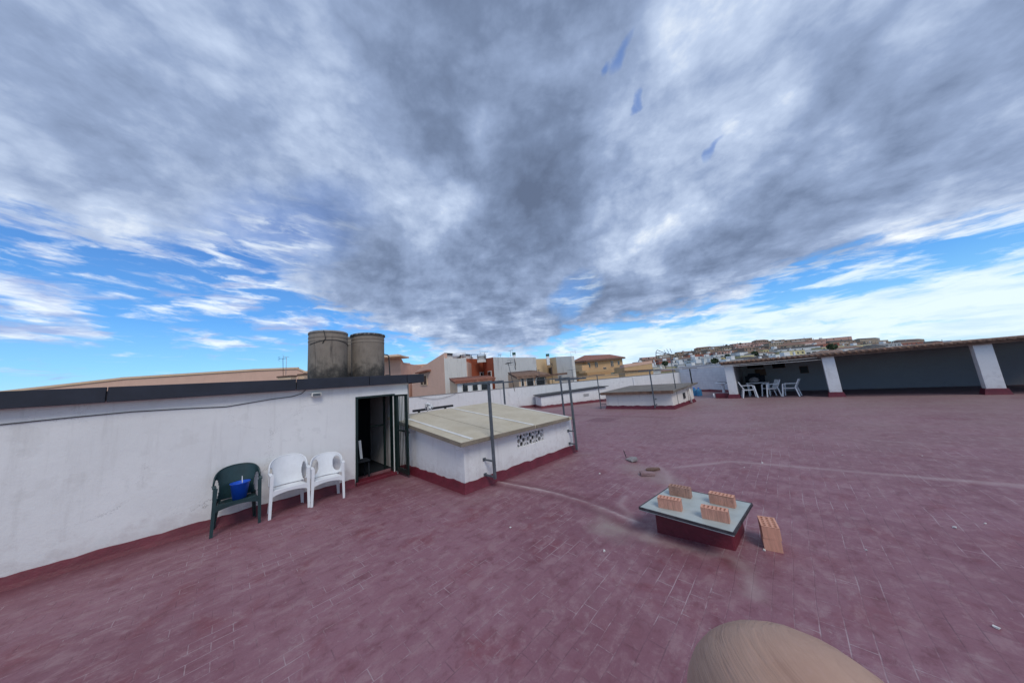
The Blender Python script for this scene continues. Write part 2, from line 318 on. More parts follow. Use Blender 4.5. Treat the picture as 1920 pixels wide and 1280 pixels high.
def mat_floor():
    m, t, b = newmat('red_painted_tiles'); co = world_co(t); x, y, z = t.sep(co)
    wob = t.noise(co, 1.1, 3, .5); wy = t.m('MULTIPLY', t.m('SUBTRACT', wob, .5), .05)
    v = t.comb(y, t.m('ADD', x, wy), 0.0)
    br = t.node('ShaderNodeTexBrick'); t.put(br.inputs['Vector'], v); br.inputs['Scale'].default_value = 1.0
    br.inputs['Brick Width'].default_value = .265; br.inputs['Row Height'].default_value = .131; br.inputs['Mortar Size'].default_value = .0045
    br.inputs['Mortar Smooth'].default_value = .35; br.inputs['Color1'].default_value = (0, 0, 0, 1); br.inputs['Color2'].default_value = (1, 1, 1, 1); br.inputs['Bias'].default_value = 0
    mort = br.outputs['Fac']; cell = br.outputs['Color']
    big = t.noise(co, .45, 5, .55, .6); mid = t.noise(co, 2.3, 7, .62, .4); fine = t.noise(co, 17, 7, .7); vf = t.noise(co, 70, 4, .7)
    sx = t.comb(t.m('MULTIPLY', x, 2.2), t.m('MULTIPLY', y, 1.3), 0.0); stre = t.noise(sx, 3.1, 8, .68, .3)
    base = t.mix(t.ss(big, .34, .66), (.222, .088, .110), (.285, .132, .160))
    base = t.mix(t.ss(mid, .50, .74, 0, .75), base, (.205, .045, .058))         # redder fresh paint
    base = t.mix(t.ss(mid, .44, .26, 0, .65), base, (.29, .160, .175))           # faded grey mauve
    base = t.mix(t.ss(stre, .49, .66, 0, .62), base, (.36, .215, .225))
    base = t.mix(t.ss(stre, .47, .34, 0, .55), base, (.155, .045, .056))
    base = t.mix(t.m('MULTIPLY', t.sep(cell)[0], .12), base, (.33, .17, .18)); base = t.mix(t.ss(t.sep(cell)[0], .25, .0, 0, .08), base, (.13, .04, .05))
    # worn joints: pale in places, dark in others, painted over elsewhere
    jm = t.noise(t.vm('ADD', co, (9.1, 3.3, 0)), 1.7, 6, .7)
    jpale = t.m('MULTIPLY', mort, t.ss(jm, .47, .63, .03, .72)); jdark = t.m('MULTIPLY', mort, t.ss(jm, .47, .36, 0, .38))
    base = t.mix(jdark, base, (.095, .035, .048)); base = t.mix(jpale, base, (.50, .37, .38))
    blot = t.noise(t.vm('ADD', co, (4, 9, 0)), 6.5, 8, .72, .6)
    base = t.mix(t.ss(blot, .54, .68, 0, .5), base, (.36, .235, .24)); base = t.mix(t.ss(blot, .44, .32, 0, .45), base, (.15, .04, .05))
    # scuffs and chips
    chip = t.m('MULTIPLY', t.ss(fine, .60, .68), t.ss(mid, .38, .54)); base = t.mix(t.m('MULTIPLY', chip, .42), base, (.46, .35, .35))
    vor = t.node('ShaderNodeTexVoronoi', feature='DISTANCE_TO_EDGE'); t.put(vor.inputs['Vector'], t.vm('ADD', co, t.vm('SCALE', t.comb(fine, mid, 0.0), .5))); vor.inputs['Scale'].default_value = 2.1
    scr = t.m('MULTIPLY', t.ss(vor.outputs['Distance'], .012, .003), t.ss(jm, .46, .60, 0, .25)); base = t.mix(scr, base, (.50, .40, .40))
    base = t.mix(t.ss(vf, .35, .7, 0, .16), base, (.12, .05, .065))
    spk = t.ss(vf, .74, .78, 0, .55); base = t.mix(spk, base, (.55, .45, .45))
    at_ = t.node('ShaderNodeAttribute', attribute_name='wear_and_far_tint'); r_, g_, b_ = t.sep(at_.outputs['Vector'])
    nz = t.m('ADD', .55, t.m('MULTIPLY', fine, .9))
    base = t.mix(t.m('MULTIPLY', r_, nz, clamp=True), base, (.32, .24, .215))     # dusty tan, with the painted distance lightening
    base = t.mix(t.m('MULTIPLY', g_, nz, clamp=True), base, (.50, .38, .37))      # pale worn line
    base = t.mix(t.m('MULTIPLY', b_, nz, clamp=True), base, (.125, .030, .042))   # dark red
    t.put(b.inputs['Base Color'], base)
    t.put(b.inputs['Roughness'], t.m('ADD', .42, t.m('MULTIPLY', fine, .35))); b.inputs['Specular IOR Level'].default_value = .5
    hgt = t.m('SUBTRACT', t.m('ADD', t.m('MULTIPLY', fine, .5), t.m('MULTIPLY', mid, 1.2)), t.m('MULTIPLY', mort, .9))
    bump(t, b, hgt, .5, .008); return m
M_floor = mat_floor()
def mat_skin():
    m, t, b = newmat('skin'); co = obj_co(t)
    al = t.vm('DOT_PRODUCT', co, tuple(CR*.9-CU*.4), 'v'); ac = t.vm('DOT_PRODUCT', co, tuple(CR*.4+CU*.9), 'v')
    cr_ = t.noise(t.comb(t.m('MULTIPLY', ac, 900.0), t.m('MULTIPLY', al, 150.0), 0.0), 1.0, 5, .6, .8)
    n = t.noise(co, 90, 5, .6); f = t.noise(co, 700, 5, .7)
    c = t.mix(t.ss(n, .3, .7), (.40, .235, .165), (.48, .30, .215)); c = t.mix(t.ss(cr_, .46, .30, 0, .45), c, (.25, .13, .09)); c = t.mix(t.ss(f, .5, .75, 0, .25), c, (.50, .31, .27))
    t.put(b.inputs['Base Color'], c); b.inputs['Roughness'].default_value = .55; b.inputs['Subsurface Weight'].default_value = 0.0
    bump(t, b, t.m('ADD', t.m('MULTIPLY', cr_, 2.0), t.m('MULTIPLY', f, .3)), .5, .0003); return m
M_skin = mat_skin()

# ------------------------------------------------------------------ mesh helpers
class MB:
    def __init__(s): s.v = []; s.f = []; s.sm = []
    def add(s, vs, fs, smooth=False):
        o = len(s.v); s.v += [tuple(v) for v in vs]; s.f += [tuple(i+o for i in f) for f in fs]; s.sm += [smooth]*len(fs); return s
    def box(s, c, d, rz=0, M=None):
        x, y, z = d[0]/2, d[1]/2, d[2]/2
        vs = [Vector((a, b_, e)) for a in (-x, x) for b_ in (-y, y) for e in (-z, z)]
        R = M if M is not None else Matrix.Rotation(rz, 3, 'Z'); vs = [R @ v + Vector(c) for v in vs]
        return s.add(vs, [(0, 1, 3, 2), (4, 6, 7, 5), (0, 4, 5, 1), (2, 3, 7, 6), (0, 2, 6, 4), (1, 5, 7, 3)])
    def prism(s, pts, z0, z1):   # pts plan polygon (ccw); z0/z1 number or list
        n = len(pts); a = z0 if isinstance(z0, (list, tuple)) else [z0]*n; b_ = z1 if isinstance(z1, (list, tuple)) else [z1]*n
        ar = sum(pts[i][0]*pts[(i+1) % n][1]-pts[(i+1) % n][0]*pts[i][1] for i in range(n))
        if ar < 0: pts = pts[::-1]; a = a[::-1]; b_ = b_[::-1]
        vs = [(p[0], p[1], a[i]) for i, p in enumerate(pts)]+[(p[0], p[1], b_[i]) for i, p in enumerate(pts)]
        fs = [(i, (i+1) % n, (i+1) % n+n, i+n) for i in range(n)]+[tuple(range(n-1, -1, -1)), tuple(range(n, 2*n))]
        return s.add(vs, fs)
    def tube(s, pts, r, n=8, cap=True):
        pts = [Vector(p) for p in pts]; rs = r if isinstance(r, (list, tuple)) else [r]*len(pts); vs = []; fs = []
        prev = None
        for i, p in enumerate(pts):
            d = (pts[min(i+1, len(pts)-1)]-pts[max(i-1, 0)]).normalized()
            a = Vector((0, 0, 1)) if abs(d.z) < .9 else Vector((1, 0, 0))
            if prev is None: e1 = d.cross(a).normalized()
            else: e1 = (prev - d*prev.dot(d)).normalized()
            prev = e1; e2 = d.cross(e1)
            for k in range(n):
                th = 2*math.pi*k/n; vs.append(p+(e1*math.cos(th)+e2*math.sin(th))*rs[i])
        for i in range(len(pts)-1):
            for k in range(n): fs.append((i*n+k, i*n+(k+1) % n, (i+1)*n+(k+1) % n, (i+1)*n+k))
        if cap: fs += [tuple(range(n-1, -1, -1)), tuple((len(pts)-1)*n+k for k in range(n))]
        return s.add(vs, fs, True)
    def lathe(s, prof, c=(0, 0, 0), n=40):
        vs = []; fs = []
        for (r_, z_) in prof:
            for k in range(n):
                th = 2*math.pi*k/n; vs.append((c[0]+r_*math.cos(th), c[1]+r_*math.sin(th), c[2]+z_))
        for i in range(len(prof)-1):
            for k in range(n): fs.append((i*n+k, i*n+(k+1) % n, (i+1)*n+(k+1) % n, (i+1)*n+k))
        return s.add(vs, fs, True)
    def bar(s, a, b_, w, h, up=(0, 0, 1)):
        a = Vector(a); b_ = Vector(b_); d = (b_-a); L = d.length; d.normalize(); up = Vector(up)
        if abs(d.dot(up)) > .95: up = Vector((1, 0, 0))
        sd = d.cross(up).normalized(); u2 = sd.cross(d)
        return s.box((a+b_)/2, (L, w, h), M=Matrix((d, sd, u2)).transposed())
    def panel(s, nx, ny, fn, P, thick):   # grid sheet with holes; fn(i,j)->solid; P(u,v)->(point, normal)
        solid = {(i, j) for i in range(nx) for j in range(ny) if fn((i+.5)/nx, (j+.5)/ny)}
        idx = {}; vs = []
        def vi(i, j, k):
            if (i, j, k) not in idx:
                p, nn = P(i/nx, j/ny); idx[(i, j, k)] = len(vs); vs.append(Vector(p)+Vector(nn)*(thick/2 if k else -thick/2))
            return idx[(i, j, k)]
        fs = []
        for (i, j) in solid:
            fs.append((vi(i, j, 1), vi(i+1, j, 1), vi(i+1, j+1, 1), vi(i, j+1, 1))); fs.append((vi(i, j, 0), vi(i, j+1, 0), vi(i+1, j+1, 0), vi(i+1, j, 0)))
            for (di, dj, a, b_) in ((-1, 0, (i, j+1), (i, j)), (1, 0, (i+1, j), (i+1, j+1)), (0, -1, (i, j), (i+1, j)), (0, 1, (i+1, j+1), (i, j+1))):
                if (i+di, j+dj) not in solid: fs.append((vi(*a, 0), vi(*b_, 0), vi(*b_, 1), vi(*a, 1)))
        return s.add(vs, fs)
    def build(s, name, mat, parent=None, smooth=False, bevel=0, loc=None):
        me = bpy.data.meshes.new(name); v = s.v
        if loc is not None: v = [(a-loc[0], b_-loc[1], c-loc[2]) for a, b_, c in v]
        me.from_pydata(v, [], s.f); me.materials.append(mat)
        me.polygons.foreach_set('use_smooth', [bool(smooth or q) for q in s.sm]); me.update()
        o = bpy.data.objects.new(name, me); COL.objects.link(o)
        if loc is not None: o.location = loc
        if parent is not None:
            o.parent = parent
            if loc is None and parent.type == 'EMPTY':
                T = Matrix.Translation(-parent.location)
                if parent.rotation_euler.z == 0: me.transform(T)
        if bevel:
            b_ = o.modifiers.new('bevel', 'BEVEL'); b_.width = bevel; b_.segments = 2; b_.limit_method = 'ANGLE'
        return o
# convention: parts are built in world coordinates and shifted to their thing's origin, unless local=True things (rotated) are built in local coordinates
def tag(o, label=None, cat=None, group=None, kind=None):
    if label: o['label'] = label
    if cat: o['category'] = cat
    if group: o['group'] = group
    if kind: o['kind'] = kind
    return o
def empty(name, loc=(0, 0, 0), rz=0, label=None, cat=None, group=None):
    o = bpy.data.objects.new(name, None); COL.objects.link(o); o.location = loc; o.rotation_euler = (0, 0, rz); o.empty_display_size = .2
    return tag(o, label, cat, group)
def copy_tree(o, parent=None):
    c = o.copy(); COL.objects.link(c); c.parent = parent
    for ch in [x for x in bpy.data.objects if x.parent == o]: copy_tree(ch, c)
    return c
def sub(name, mb, mat, part):     # sub-part of a part whose own origin equals its thing's origin
    o = mb.build(name, mat); o.parent = part
    root = part
    while root.parent: root = root.parent
    if root.type == 'EMPTY' and root.rotation_euler.z == 0: o.data.transform(Matrix.Translation(-root.location))
    return o

# ================================================================== SETTING
# plan of the parapet (inner faces)
W0 = Vector((-18.2, 8.4)); W1 = Vector((-6.53, 26.7)); W2 = Vector((-2.64, 24.2))
def terrace():
    xs = np.concatenate([np.linspace(-24, -8, 33)[:-1], np.arange(-8, 2, .03), np.linspace(2, 14, 30)])
    ys = np.concatenate([np.linspace(-9, 0, 19)[:-1], np.arange(0, 9, .03), np.linspace(9, 30, 60)])
    X, Y = np.meshgrid(xs, ys, indexing='ij'); Z = np.zeros_like(X); wear_and_far_tint = np.zeros(X.shape+(3,))
    rng = np.random.default_rng(3)
    def fbm(X, Y, s, oct=4):
        out = np.zeros_like(X); amp = 1
        for o_ in range(oct):
            for _ in range(4):
                a = rng.uniform(0, 2*math.pi); k = s*2**o_; out += amp*np.sin((X*math.cos(a)+Y*math.sin(a))*k+rng.uniform(0, 6.28)); 
            amp *= .55
        return out/5
    def dseg(pl):
        D = np.full(X.shape, 1e9)
        for (ax, ay), (bx, by) in zip(pl[:-1], pl[1:]):
            dx, dy = bx-ax, by-ay; tt = np.clip(((X-ax)*dx+(Y-ay)*dy)/(dx*dx+dy*dy), 0, 1)
            D = np.minimum(D, np.hypot(X-ax-tt*dx, Y-ay-tt*dy))
        return D
    N1 = fbm(X, Y, 3); N2 = fbm(X, Y, 9)
    ridge = [(-4.45, 3.86), (-3.9, 3.93), (-3.17, 4.01), (-2.54, 3.99), (-2.06, 3.90), (-1.72, 3.80)]
    D = dseg(ridge)+.02*N2
    Z += .022*np.exp(-(D/.035)**2); wear_and_far_tint[..., 1] += .95*np.exp(-(D/.020)**2)*(0.7+.3*N1)+.16*np.exp(-(D/.10)**2); wear_and_far_tint[..., 2] += .45*np.exp(-((D-.12)/.08)**2)
    ridge2 = [(-1.72, 3.8), (-2.1, 4.2), (-2.15, 4.5)]; D = dseg(ridge2); wear_and_far_tint[..., 1] += .35*np.exp(-(D/.05)**2); Z += .012*np.exp(-(D/.05)**2)
    # dusty gully fanning out beside the small skylight
    gx, gy = -1.95, 3.52; D = np.hypot((X-gx)*.9+.25*(Y-gy), (Y-gy)*1.25)+.07*N1+.03*N2
    wear_and_far_tint[..., 0] += .62*np.clip(1.4-D/.26+.7*N2+.3*N1, 0, 1); Z -= .02*np.clip(1-D/.4, 0, 1)
    D = dseg([(-2.3, 3.92), (-2.0, 3.62), (-1.5, 3.62)])+.07*N2; wear_and_far_tint[..., 0] += .35*np.exp(-(D/.10)**2)
    # pale stains round the rubble and the long pale line to the right
    D = dseg([(-2.6, 6.0), (-2.2, 5.8), (-1.85, 5.5)])+.1*N1; wear_and_far_tint[..., 0] += .55*np.exp(-(D/.28)**2)
    D = dseg([(-1.77, 4.9), (-1.70, 5.3), (-1.95, 5.95), (-2.3, 6.4)])+.05*N1; wear_and_far_tint[..., 1] += .30*np.exp(-(D/.06)**2)
    D = dseg([(-1.9, 6.3), (-1.5, 6.75), (-1.1, 7.2), (-.55, 7.28), (.6, 7.4), (2, 7.6)])+.06*N1; wear_and_far_tint[..., 1] += .42*np.exp(-(D/.07)**2)
    D = dseg([(-1.5, 3.7), (-1.5, 3.55), (-.7, 3.68), (-.55, 3.5), (-.5, 3.2)])+.05*N2; wear_and_far_tint[..., 0] += .35*np.exp(-(D/.08)**2); wear_and_far_tint[..., 1] += .2*np.exp(-(D/.06)**2)
    # grime along bases
    D = dseg([(-6.97, 3.1), (-4.5, 3.1), (-4.27, 6.6)]); wear_and_far_tint[..., 2] += .55*np.exp(-(D/.10)**2); wear_and_far_tint[..., 0] += .20*np.exp(-((D-.35)/.2)**2)*np.clip(.5+N1, 0, 1)
    D = dseg([(-7.05, -8), (-7.05, 3.1)]); wear_and_far_tint[..., 2] += .75*np.exp(-(D/.42)**2)
    # far patches and joints of re-laid paint
    for (ax, ay, bx, by, ch, am) in ((-6.6, 11.1, -5.5, 11.9, 2, .45), (-7.5, 9.6, -4.2, 9.66, 2, .3), (-4.1, 16.0, 3, 16.1, 1, .12), (-9, 12.5, -3.6, 12.56, 2, .3)):
        mk = (X > ax) & (X < bx) & (Y > ay) & (Y < by); wear_and_far_tint[..., ch] += am*mk
    wear_and_far_tint[..., 0] += np.clip((Y-6)/14, 0, .42)*(.6+.5*N1) + np.clip((Y-14)/14, 0, .25)  # distance lightening painted into the tan channel towards the far end
    wear_and_far_tint = np.clip(wear_and_far_tint, 0, 1); Z += .006*N1*(np.abs(X) < 12)
    nx, ny = X.shape; co = np.stack([X, Y, Z], -1).reshape(-1, 3)
    I = np.arange(nx*ny).reshape(nx, ny); q = np.stack([I[:-1, :-1], I[1:, :-1], I[1:, 1:], I[:-1, 1:]], -1).reshape(-1, 4)
    cen = co[q].mean(1)
    def side(a, b): return (b[0]-a[0])*(cen[:, 1]-a[1])-(b[1]-a[1])*(cen[:, 0]-a[0])
    keep = (side(W0, W1) < .1)
    keep &= (side(W1, W2) < .1) | (cen[:, 0] > W2.x)
    keep &= (cen[:, 1] < 24.9) | (cen[:, 0] < W2.x); keep &= ~((cen[:, 0] < -18.5) & (cen[:, 1] < 8)) | True
    q = q[keep]
    me = bpy.data.meshes.new('terrace_floor'); me.from_pydata(co.tolist(), [], q.tolist()); me.materials.append(M_floor)
    at_ = me.attributes.new('wear_and_far_tint', 'FLOAT_VECTOR', 'POINT'); at_.data.foreach_set('vector', wear_and_far_tint.reshape(-1).astype(np.float32))
    me.polygons.foreach_set('use_smooth', [True]*len(me.polygons)); me.update()
    o = bpy.data.objects.new('terrace_floor', me); COL.objects.link(o); tag(o, kind='structure')
terrace()

def skirt(pts, h, out, jag=.02, closed=False, step=.09, th0=.012):
    """painted skirting: wraps outside a polyline of plan points, uneven upper edge, leaning out at the foot"""
    mb = MB(); P = [Vector(p) for p in pts]; n = len(P)
    segs = [(i, (i+1) % n) for i in range(n if closed else n-1)]
    nor = {}
    for a, b_ in segs:
        d = (P[b_]-P[a]).normalized(); nor[(a, b_)] = Vector((d.y, -d.x))*out
    def corner(i):
        ns = [nor[s_] for s_ in segs if i in s_]
        if len(ns) == 1: return ns[0]
        m = ns[0]+ns[1]; return m/ (m.length_squared/2) if m.length > .01 else ns[0]
    for a, b_ in segs:
        L = (P[b_]-P[a]).length; k = max(2, int(L/step)); vs = []; fs = []
        for i in range(k+1):
            t_ = i/k; p = P[a].lerp(P[b_], t_); nn = corner(a).lerp(corner(b_), t_)
            hh = h+(jag*.55*math.sin(i*1.1+a*2)*math.sin(i*.37+1)+random.uniform(-jag, jag)*.45*random.random())*(0 if i in (0, k) else 1)
            for (o_, z_) in ((.075, -.01), (.05, h*.35), (th0+.012, hh-.01), (th0, hh), (-.004, hh+.001)):
                q = p+nn*o_; vs.append((q.x, q.y, z_))
        for i in range(k):
            for j in range(4):
                f = (i*5+j, (i+1)*5+j, (i+1)*5+j+1, i*5+j+1); fs.append(f if out > 0 else f[::-1])
        mb.add(vs, fs)
    return mb

# --- parapet walls
def seg_wall(name, pts, th, zt, mat, label, cat, skirt_h=.16, cap=None, zb=-.02):
    """wall along plan polyline with thickness outward (left of travel)"""
    root = empty(name, (pts[0][0], pts[0][1], 0), label=label, cat=cat)
    P = [Vector(p) for p in pts]; outp = []
    for i, p in enumerate(P):
        ds = []
        if i > 0: ds.append((P[i]-P[i-1]).normalized())
        if i < len(P)-1: ds.append((P[i+1]-P[i]).normalized())
        ns = [Vector((-d.y, d.x)) for d in ds]; m = sum(ns, Vector((0, 0))); m = m/(m.length_squared/len(ns)) if len(ns) > 1 else m
        outp.append(p+m*th)
    mb = MB()
    for i in range(len(P)-1):
        q = [P[i], P[i+1], outp[i+1], outp[i]]; zz = [zt[i], zt[i+1], zt[i+1], zt[i]]
        mb.prism([tuple(v) for v in q], zb, zz)
    mb.build('wall', mat, root)
    if skirt_h: skirt([tuple(p) for p in P], skirt_h, 1, .03, step=.25).build('skirting', M_maroon, root)
    if cap:
        mc = MB()
        for i in range(len(P)-1):
            nrm = (outp[i]-P[i]).normalized()*.025; nr2 = (outp[i+1]-P[i+1]).normalized()*.025
            q = [P[i]-nrm, P[i+1]-nr2, outp[i+1]+nr2, outp[i]+nrm]
            mc.prism([tuple(v) for v in q], [zt[i]+.002, zt[i+1]+.002, zt[i+1]+.002, zt[i]+.002], [zt[i]+.035, zt[i+1]+.035, zt[i+1]+.035, zt[i]+.035])
        mc.build('coping', cap, root)
    return root
seg_wall('parapet_wall', [(-18.25, -9), (-18.2, 8.4), (-6.53, 26.7)], .22, [1.45, 1.47, 1.60], M_white2, 'long low whitewashed parapet behind the skylights with dark red skirting', 'wall', cap=M_concrete)
seg_wall('end_wall', [(-6.50, 26.70), (-2.62, 24.2)], .24, [2.03, 1.96], M_block, 'higher pale blue white block wall between the parapet and the porch', 'wall', cap=M_flash)
seg_wall('side_wall', [(9.0, 24.5), (9.0, -9)], .22, [1.5, 1.5], M_white2, 'plain white parapet closing the right side of the terrace', 'wall', cap=M_concrete)
# buttress piers of the parapet
rp = [x for x in bpy.data.objects if x.name == 'parapet_wall'][0]
for f in (.30, .55, .80):
    p = W0.lerp(W1, f); dd = (W1-W0).normalized(); nn = Vector((dd.y, -dd.x)); c = p+nn*.03
    MB().box((c.x, c.y, .74), (.42, .10, 1.5), rz=math.atan2(dd.y, dd.x)).build('pier', M_white2, rp)

# ================================================================== STAIR HOUSE
XW = -7.05
def stair_house():
    r_ = empty('stair_house', (XW, 3.3, 0), label='white rendered stair house with an open doorway and slate blue roof edge, at the left', cat='building')
    y0, y1 = -9.0, 3.30; d0, d1 = 2.045, 2.935; dz = 1.90; zt = 2.16; xb = -11.2; th = .2
    mb = MB()
    mb.box((XW-th/2, (y0+d0)/2, zt/2-.01), (th, d0-y0, zt+.02)); mb.box((XW-th/2, (d1+y1)/2, zt/2-.01), (th, y1-d1, zt+.02))
    mb.box((XW-th/2, (d0+d1)/2, (zt+dz)/2), (th, d1-d0, zt-dz))
    mb.box(((XW-th+xb)/2, y1-.1, zt/2-.01), (abs(xb-XW+th), .2, zt+.02)); mb.box((xb+.1, (y0+y1-.2)/2, zt/2), (.2, y1-.2-y0, zt))
    mb.build('wall', M_white, r_)
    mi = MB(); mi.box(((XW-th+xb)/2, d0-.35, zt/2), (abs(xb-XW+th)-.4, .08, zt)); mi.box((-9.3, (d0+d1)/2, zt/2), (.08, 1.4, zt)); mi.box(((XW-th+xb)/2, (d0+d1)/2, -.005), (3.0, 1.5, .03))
    mi.build('interior', M_intd, r_)  # the room's shade is put into these near-black walls and floor
    # roof slab: slopes a touch, overhangs; dark fascia in four sheets
    MB().box(((XW+.10+xb)/2, (y0+3.60)/2, 2.23), (abs(xb-XW-.10), 3.60-y0, .13)).build('roof', M_concrete, r_)
    ys = [-9, -6.2, -3.6, -1.2, .95, 2.3, 3.2, 3.67]
    for a, b_ in zip(ys[:-1], ys[1:]):
        MB().box((XW+.125, (a+b_)/2, 2.243), (.045, b_-a-.012, .215)).build('fascia', M_slate, r_, bevel=.006)
    MB().box(((XW+.1+xb)/2, 3.63, 2.243), (abs(xb-XW-.1), .045, .215)).build('fascia', M_slate, r_, bevel=.006)
    skirt([(XW, d0-.02), (XW, y0)][::-1], .15, 1, .02).build('skirting', M_maroon, r_)
    skirt([(XW, d1+.03), (XW, y1-.16)], .16, 1, .01).build('skirting', M_maroon, r_)
    MB().box((XW-.06, (d0+d1)/2, .03), (.26, d1-d0-.01, .07)).build('threshold', M_maroon, r_, bevel=.01)
    # fixed frame
    fr = MB(); fr.box((XW-.02, d0+.025, dz/2+.03), (.07, .05, dz-.06)); fr.box((XW-.105, d1-.022, dz/2+.03), (.22, .045, dz-.06)); fr.box((XW-.105, (d0+d1)/2, dz-.022), (.22, d1-d0-.1, .045))
    df = fr.build('door_frame', M_green, r_)
    rv = MB().box((XW+.008, d1-.045, dz/2), (.022, .018, dz-.12)).build('lit_reveal_strip', M_flash, r_)  # pale strip painted in as the lit edge of the door reveal
    # inner glazed leaf with mid rail, deep in shade
    il = MB(); X = -7.75
    for yy in (2.94,): il.box((X, yy, .98), (.04, .05, 1.9))
    il.box((X, 2.75, 1.12), (.04, .33, .04))
    il.build('inner_door', M_green, r_)
    # open barred gate, hinged at the right jamb and standing square to the wall
    g = MB(); gy = 2.955; gx0, gx1 = XW+.02, -6.43; z0, z1 = .07, 1.87
    g.box((gx0+.03, gy, (z0+z1)/2), (.10, .035, z1-z0)); g.box((gx1-.03, gy, (z0+z1)/2), (.09, .035, z1-z0))
    g.box(((gx0+gx1)/2, gy, z1-.02), (gx1-gx0-.12, .033, .04)); g.box(((gx0+gx1)/2, gy, z0+.05), (gx1-gx0-.12, .033, .10))
    g.box(((gx0+gx1)/2, gy, 1.02), (gx1-gx0-.12, .03, .03))
    go = g.build('gate', M_green, r_)
    for k in range(5):
        x_ = gx0+.06+(gx1-gx0-.12)*(k+1)/6; sub('gate_bar', MB().tube([(x_, gy, z0+.1), (x_, gy, z1-.04)], .009, 6), M_green, go)
    lk = MB().box((gx1-.05, gy, .98), (.10, .06, .12)); lk.tube([(gx1-.04, gy+.02, .98), (gx1-.04, gy+.07, .98), (gx1-.14, gy+.07, .98)], .009, 6); sub('lock', lk, M_black, go)
    # thin downpipe / cable at the wall corner
    MB().tube([(XW+.012, y1-.02, .1), (XW+.012, y1-.02, 2.1)], .008, 6).build('corner_cable', M_black, r_)
    w = [(XW+.012, -4+i*.5, 1.98-.004*i+.02*math.sin(i*1.3)) for i in range(9)]+[(XW+.012, .6, 2.0), (XW+.012, .9, 2.02), (XW+.014, 1.05, 2.06), (XW+.02, 1.12, 2.13)]
    MB().tube(w, .006, 5).build('wall_cable', M_black, r_)
    # bulkhead lamp
    lb = MB().box((XW+.05, 1.295, 2.02), (.10, .17, .085)); lo = lb.build('wall_lamp', M_flash, r_, bevel=.01)
    sub('lens', MB().box((XW+.103, 1.295, 2.02), (.012, .13, .05)), M_steel, lo)
    # half seen white slatted panel just inside the doorway
stair_house()

def slat_chair():
    r_ = empty('folding_chair', (-7.5, 2.22, 0), label='white slatted folding chair in shade just inside the doorway', cat='chair')
    for k in range(3):
        MB().bar((-7.55, 2.12+.10*k, .42), (-7.68, 2.12+.10*k, .84), .055, .015, up=(1, 0, 0)).build('slat', M_chair, r_)
    MB().box((-7.42, 2.24, .42), (.34, .36, .03)).build('seat', M_intd, r_)  # seat and legs coloured near-black to stand in for shade
    for sx, sy in ((-7.28, 2.08), (-7.28, 2.40), (-7.58, 2.08), (-7.58, 2.40)): MB().bar((sx, sy, .02), (sx-.03, sy, .405), .025, .025).build('leg', M_intd, r_)
slat_chair()

# --- water tanks on the stair house roof
def tank(name, cx, cy, rr, z1, lid, mat, label, cables=False):
    z0 = 2.295; h = z1-z0; r_ = empty(name, (cx, cy, z0), label=label, cat='water tank')
    prof = [(rr*.96, 0), (rr*.985, .05), (rr, .3), (rr, h-.22), (rr*1.0, h-.2), (rr*1.015, h-.19), (rr*1.015, h-.17), (rr, h-.16), (rr, h-.11), (rr*1.015, h-.10), (rr*1.015, h-.08), (rr, h-.07), (rr, h)]
    mb = MB().lathe(prof, (0, 0, 0), 56); o = mb.build('shell', mat); o.parent = r_
    l = MB().lathe([(rr*.9, h), (rr*lid, h), (rr*lid, h+.045), (rr*.98, h+.06), (rr*.5, h+.085), (.001, h+.09)], (0, 0, 0), 56).build('lid', M_concrete if lid < 1.05 else MATS['lichen_concrete']); l.parent = r_
    if cables:
        pts = [(rr*1.02*math.cos(a), rr*1.02*math.sin(a), h-.23+.05*math.cos(2*a)) for a in np.linspace(-1.3, 1.6, 24)]
        c = MB().tube(pts, .007, 5); c.tube([(rr*1.02*math.cos(-.45), rr*1.02*math.sin(-.45), h+.05), (rr*1.03*math.cos(-.35), rr*1.03*math.sin(-.35), h-.15), (rr*1.03*math.cos(-.5), rr*1.03*math.sin(-.5), h-.27)], .008, 5)
        c = c.build('strap', M_black); c.parent = r_
def mat_lid():
    m, t, b = newmat('lichen_concrete'); co = world_co(t); n = t.noise(co, 14, 5, .6)
    c = t.mix(t.ss(n, .5, .6), (.085, .082, .078), (.26, .25, .23)); t.put(b.inputs['Base Color'], c); b.inputs['Roughness'].default_value = .9; return m
mat_lid()
tank('water_tank', -8.25, 1.77, .425, 3.515, 1.02, M_tank, 'stained grey brown water tank with hoop lines and thin rim, left of the pair', True)
tank('water_tank', -8.30, 2.735, .415, 3.53, 1.07, M_tank2, 'cleaner grey water tank with thick mottled lid, right of the pair')
tank('water_tank', -9.55, 2.62, .34, 3.64, 1.03, M_tank, 'mostly hidden water tank peeping between the two big ones')
o = MB(); o.tube([(-8.3, 3.14, 3.05), (-8.28, 3.26, 3.03), (-8.26, 3.29, 2.98), (-8.25, 3.31, 2.45), (-8.25, 3.31, 2.3)], .017, 8); o.box((-8.25, 3.30, 2.36), (.10, .10, .10)); o.box((-8.25, 3.24, 2.44), (.03, .12, .02))
tag(o.build('water_pipe', M_dsteel), 'thin dark pipe with a valve bending down beside the right water tank', 'pipe')

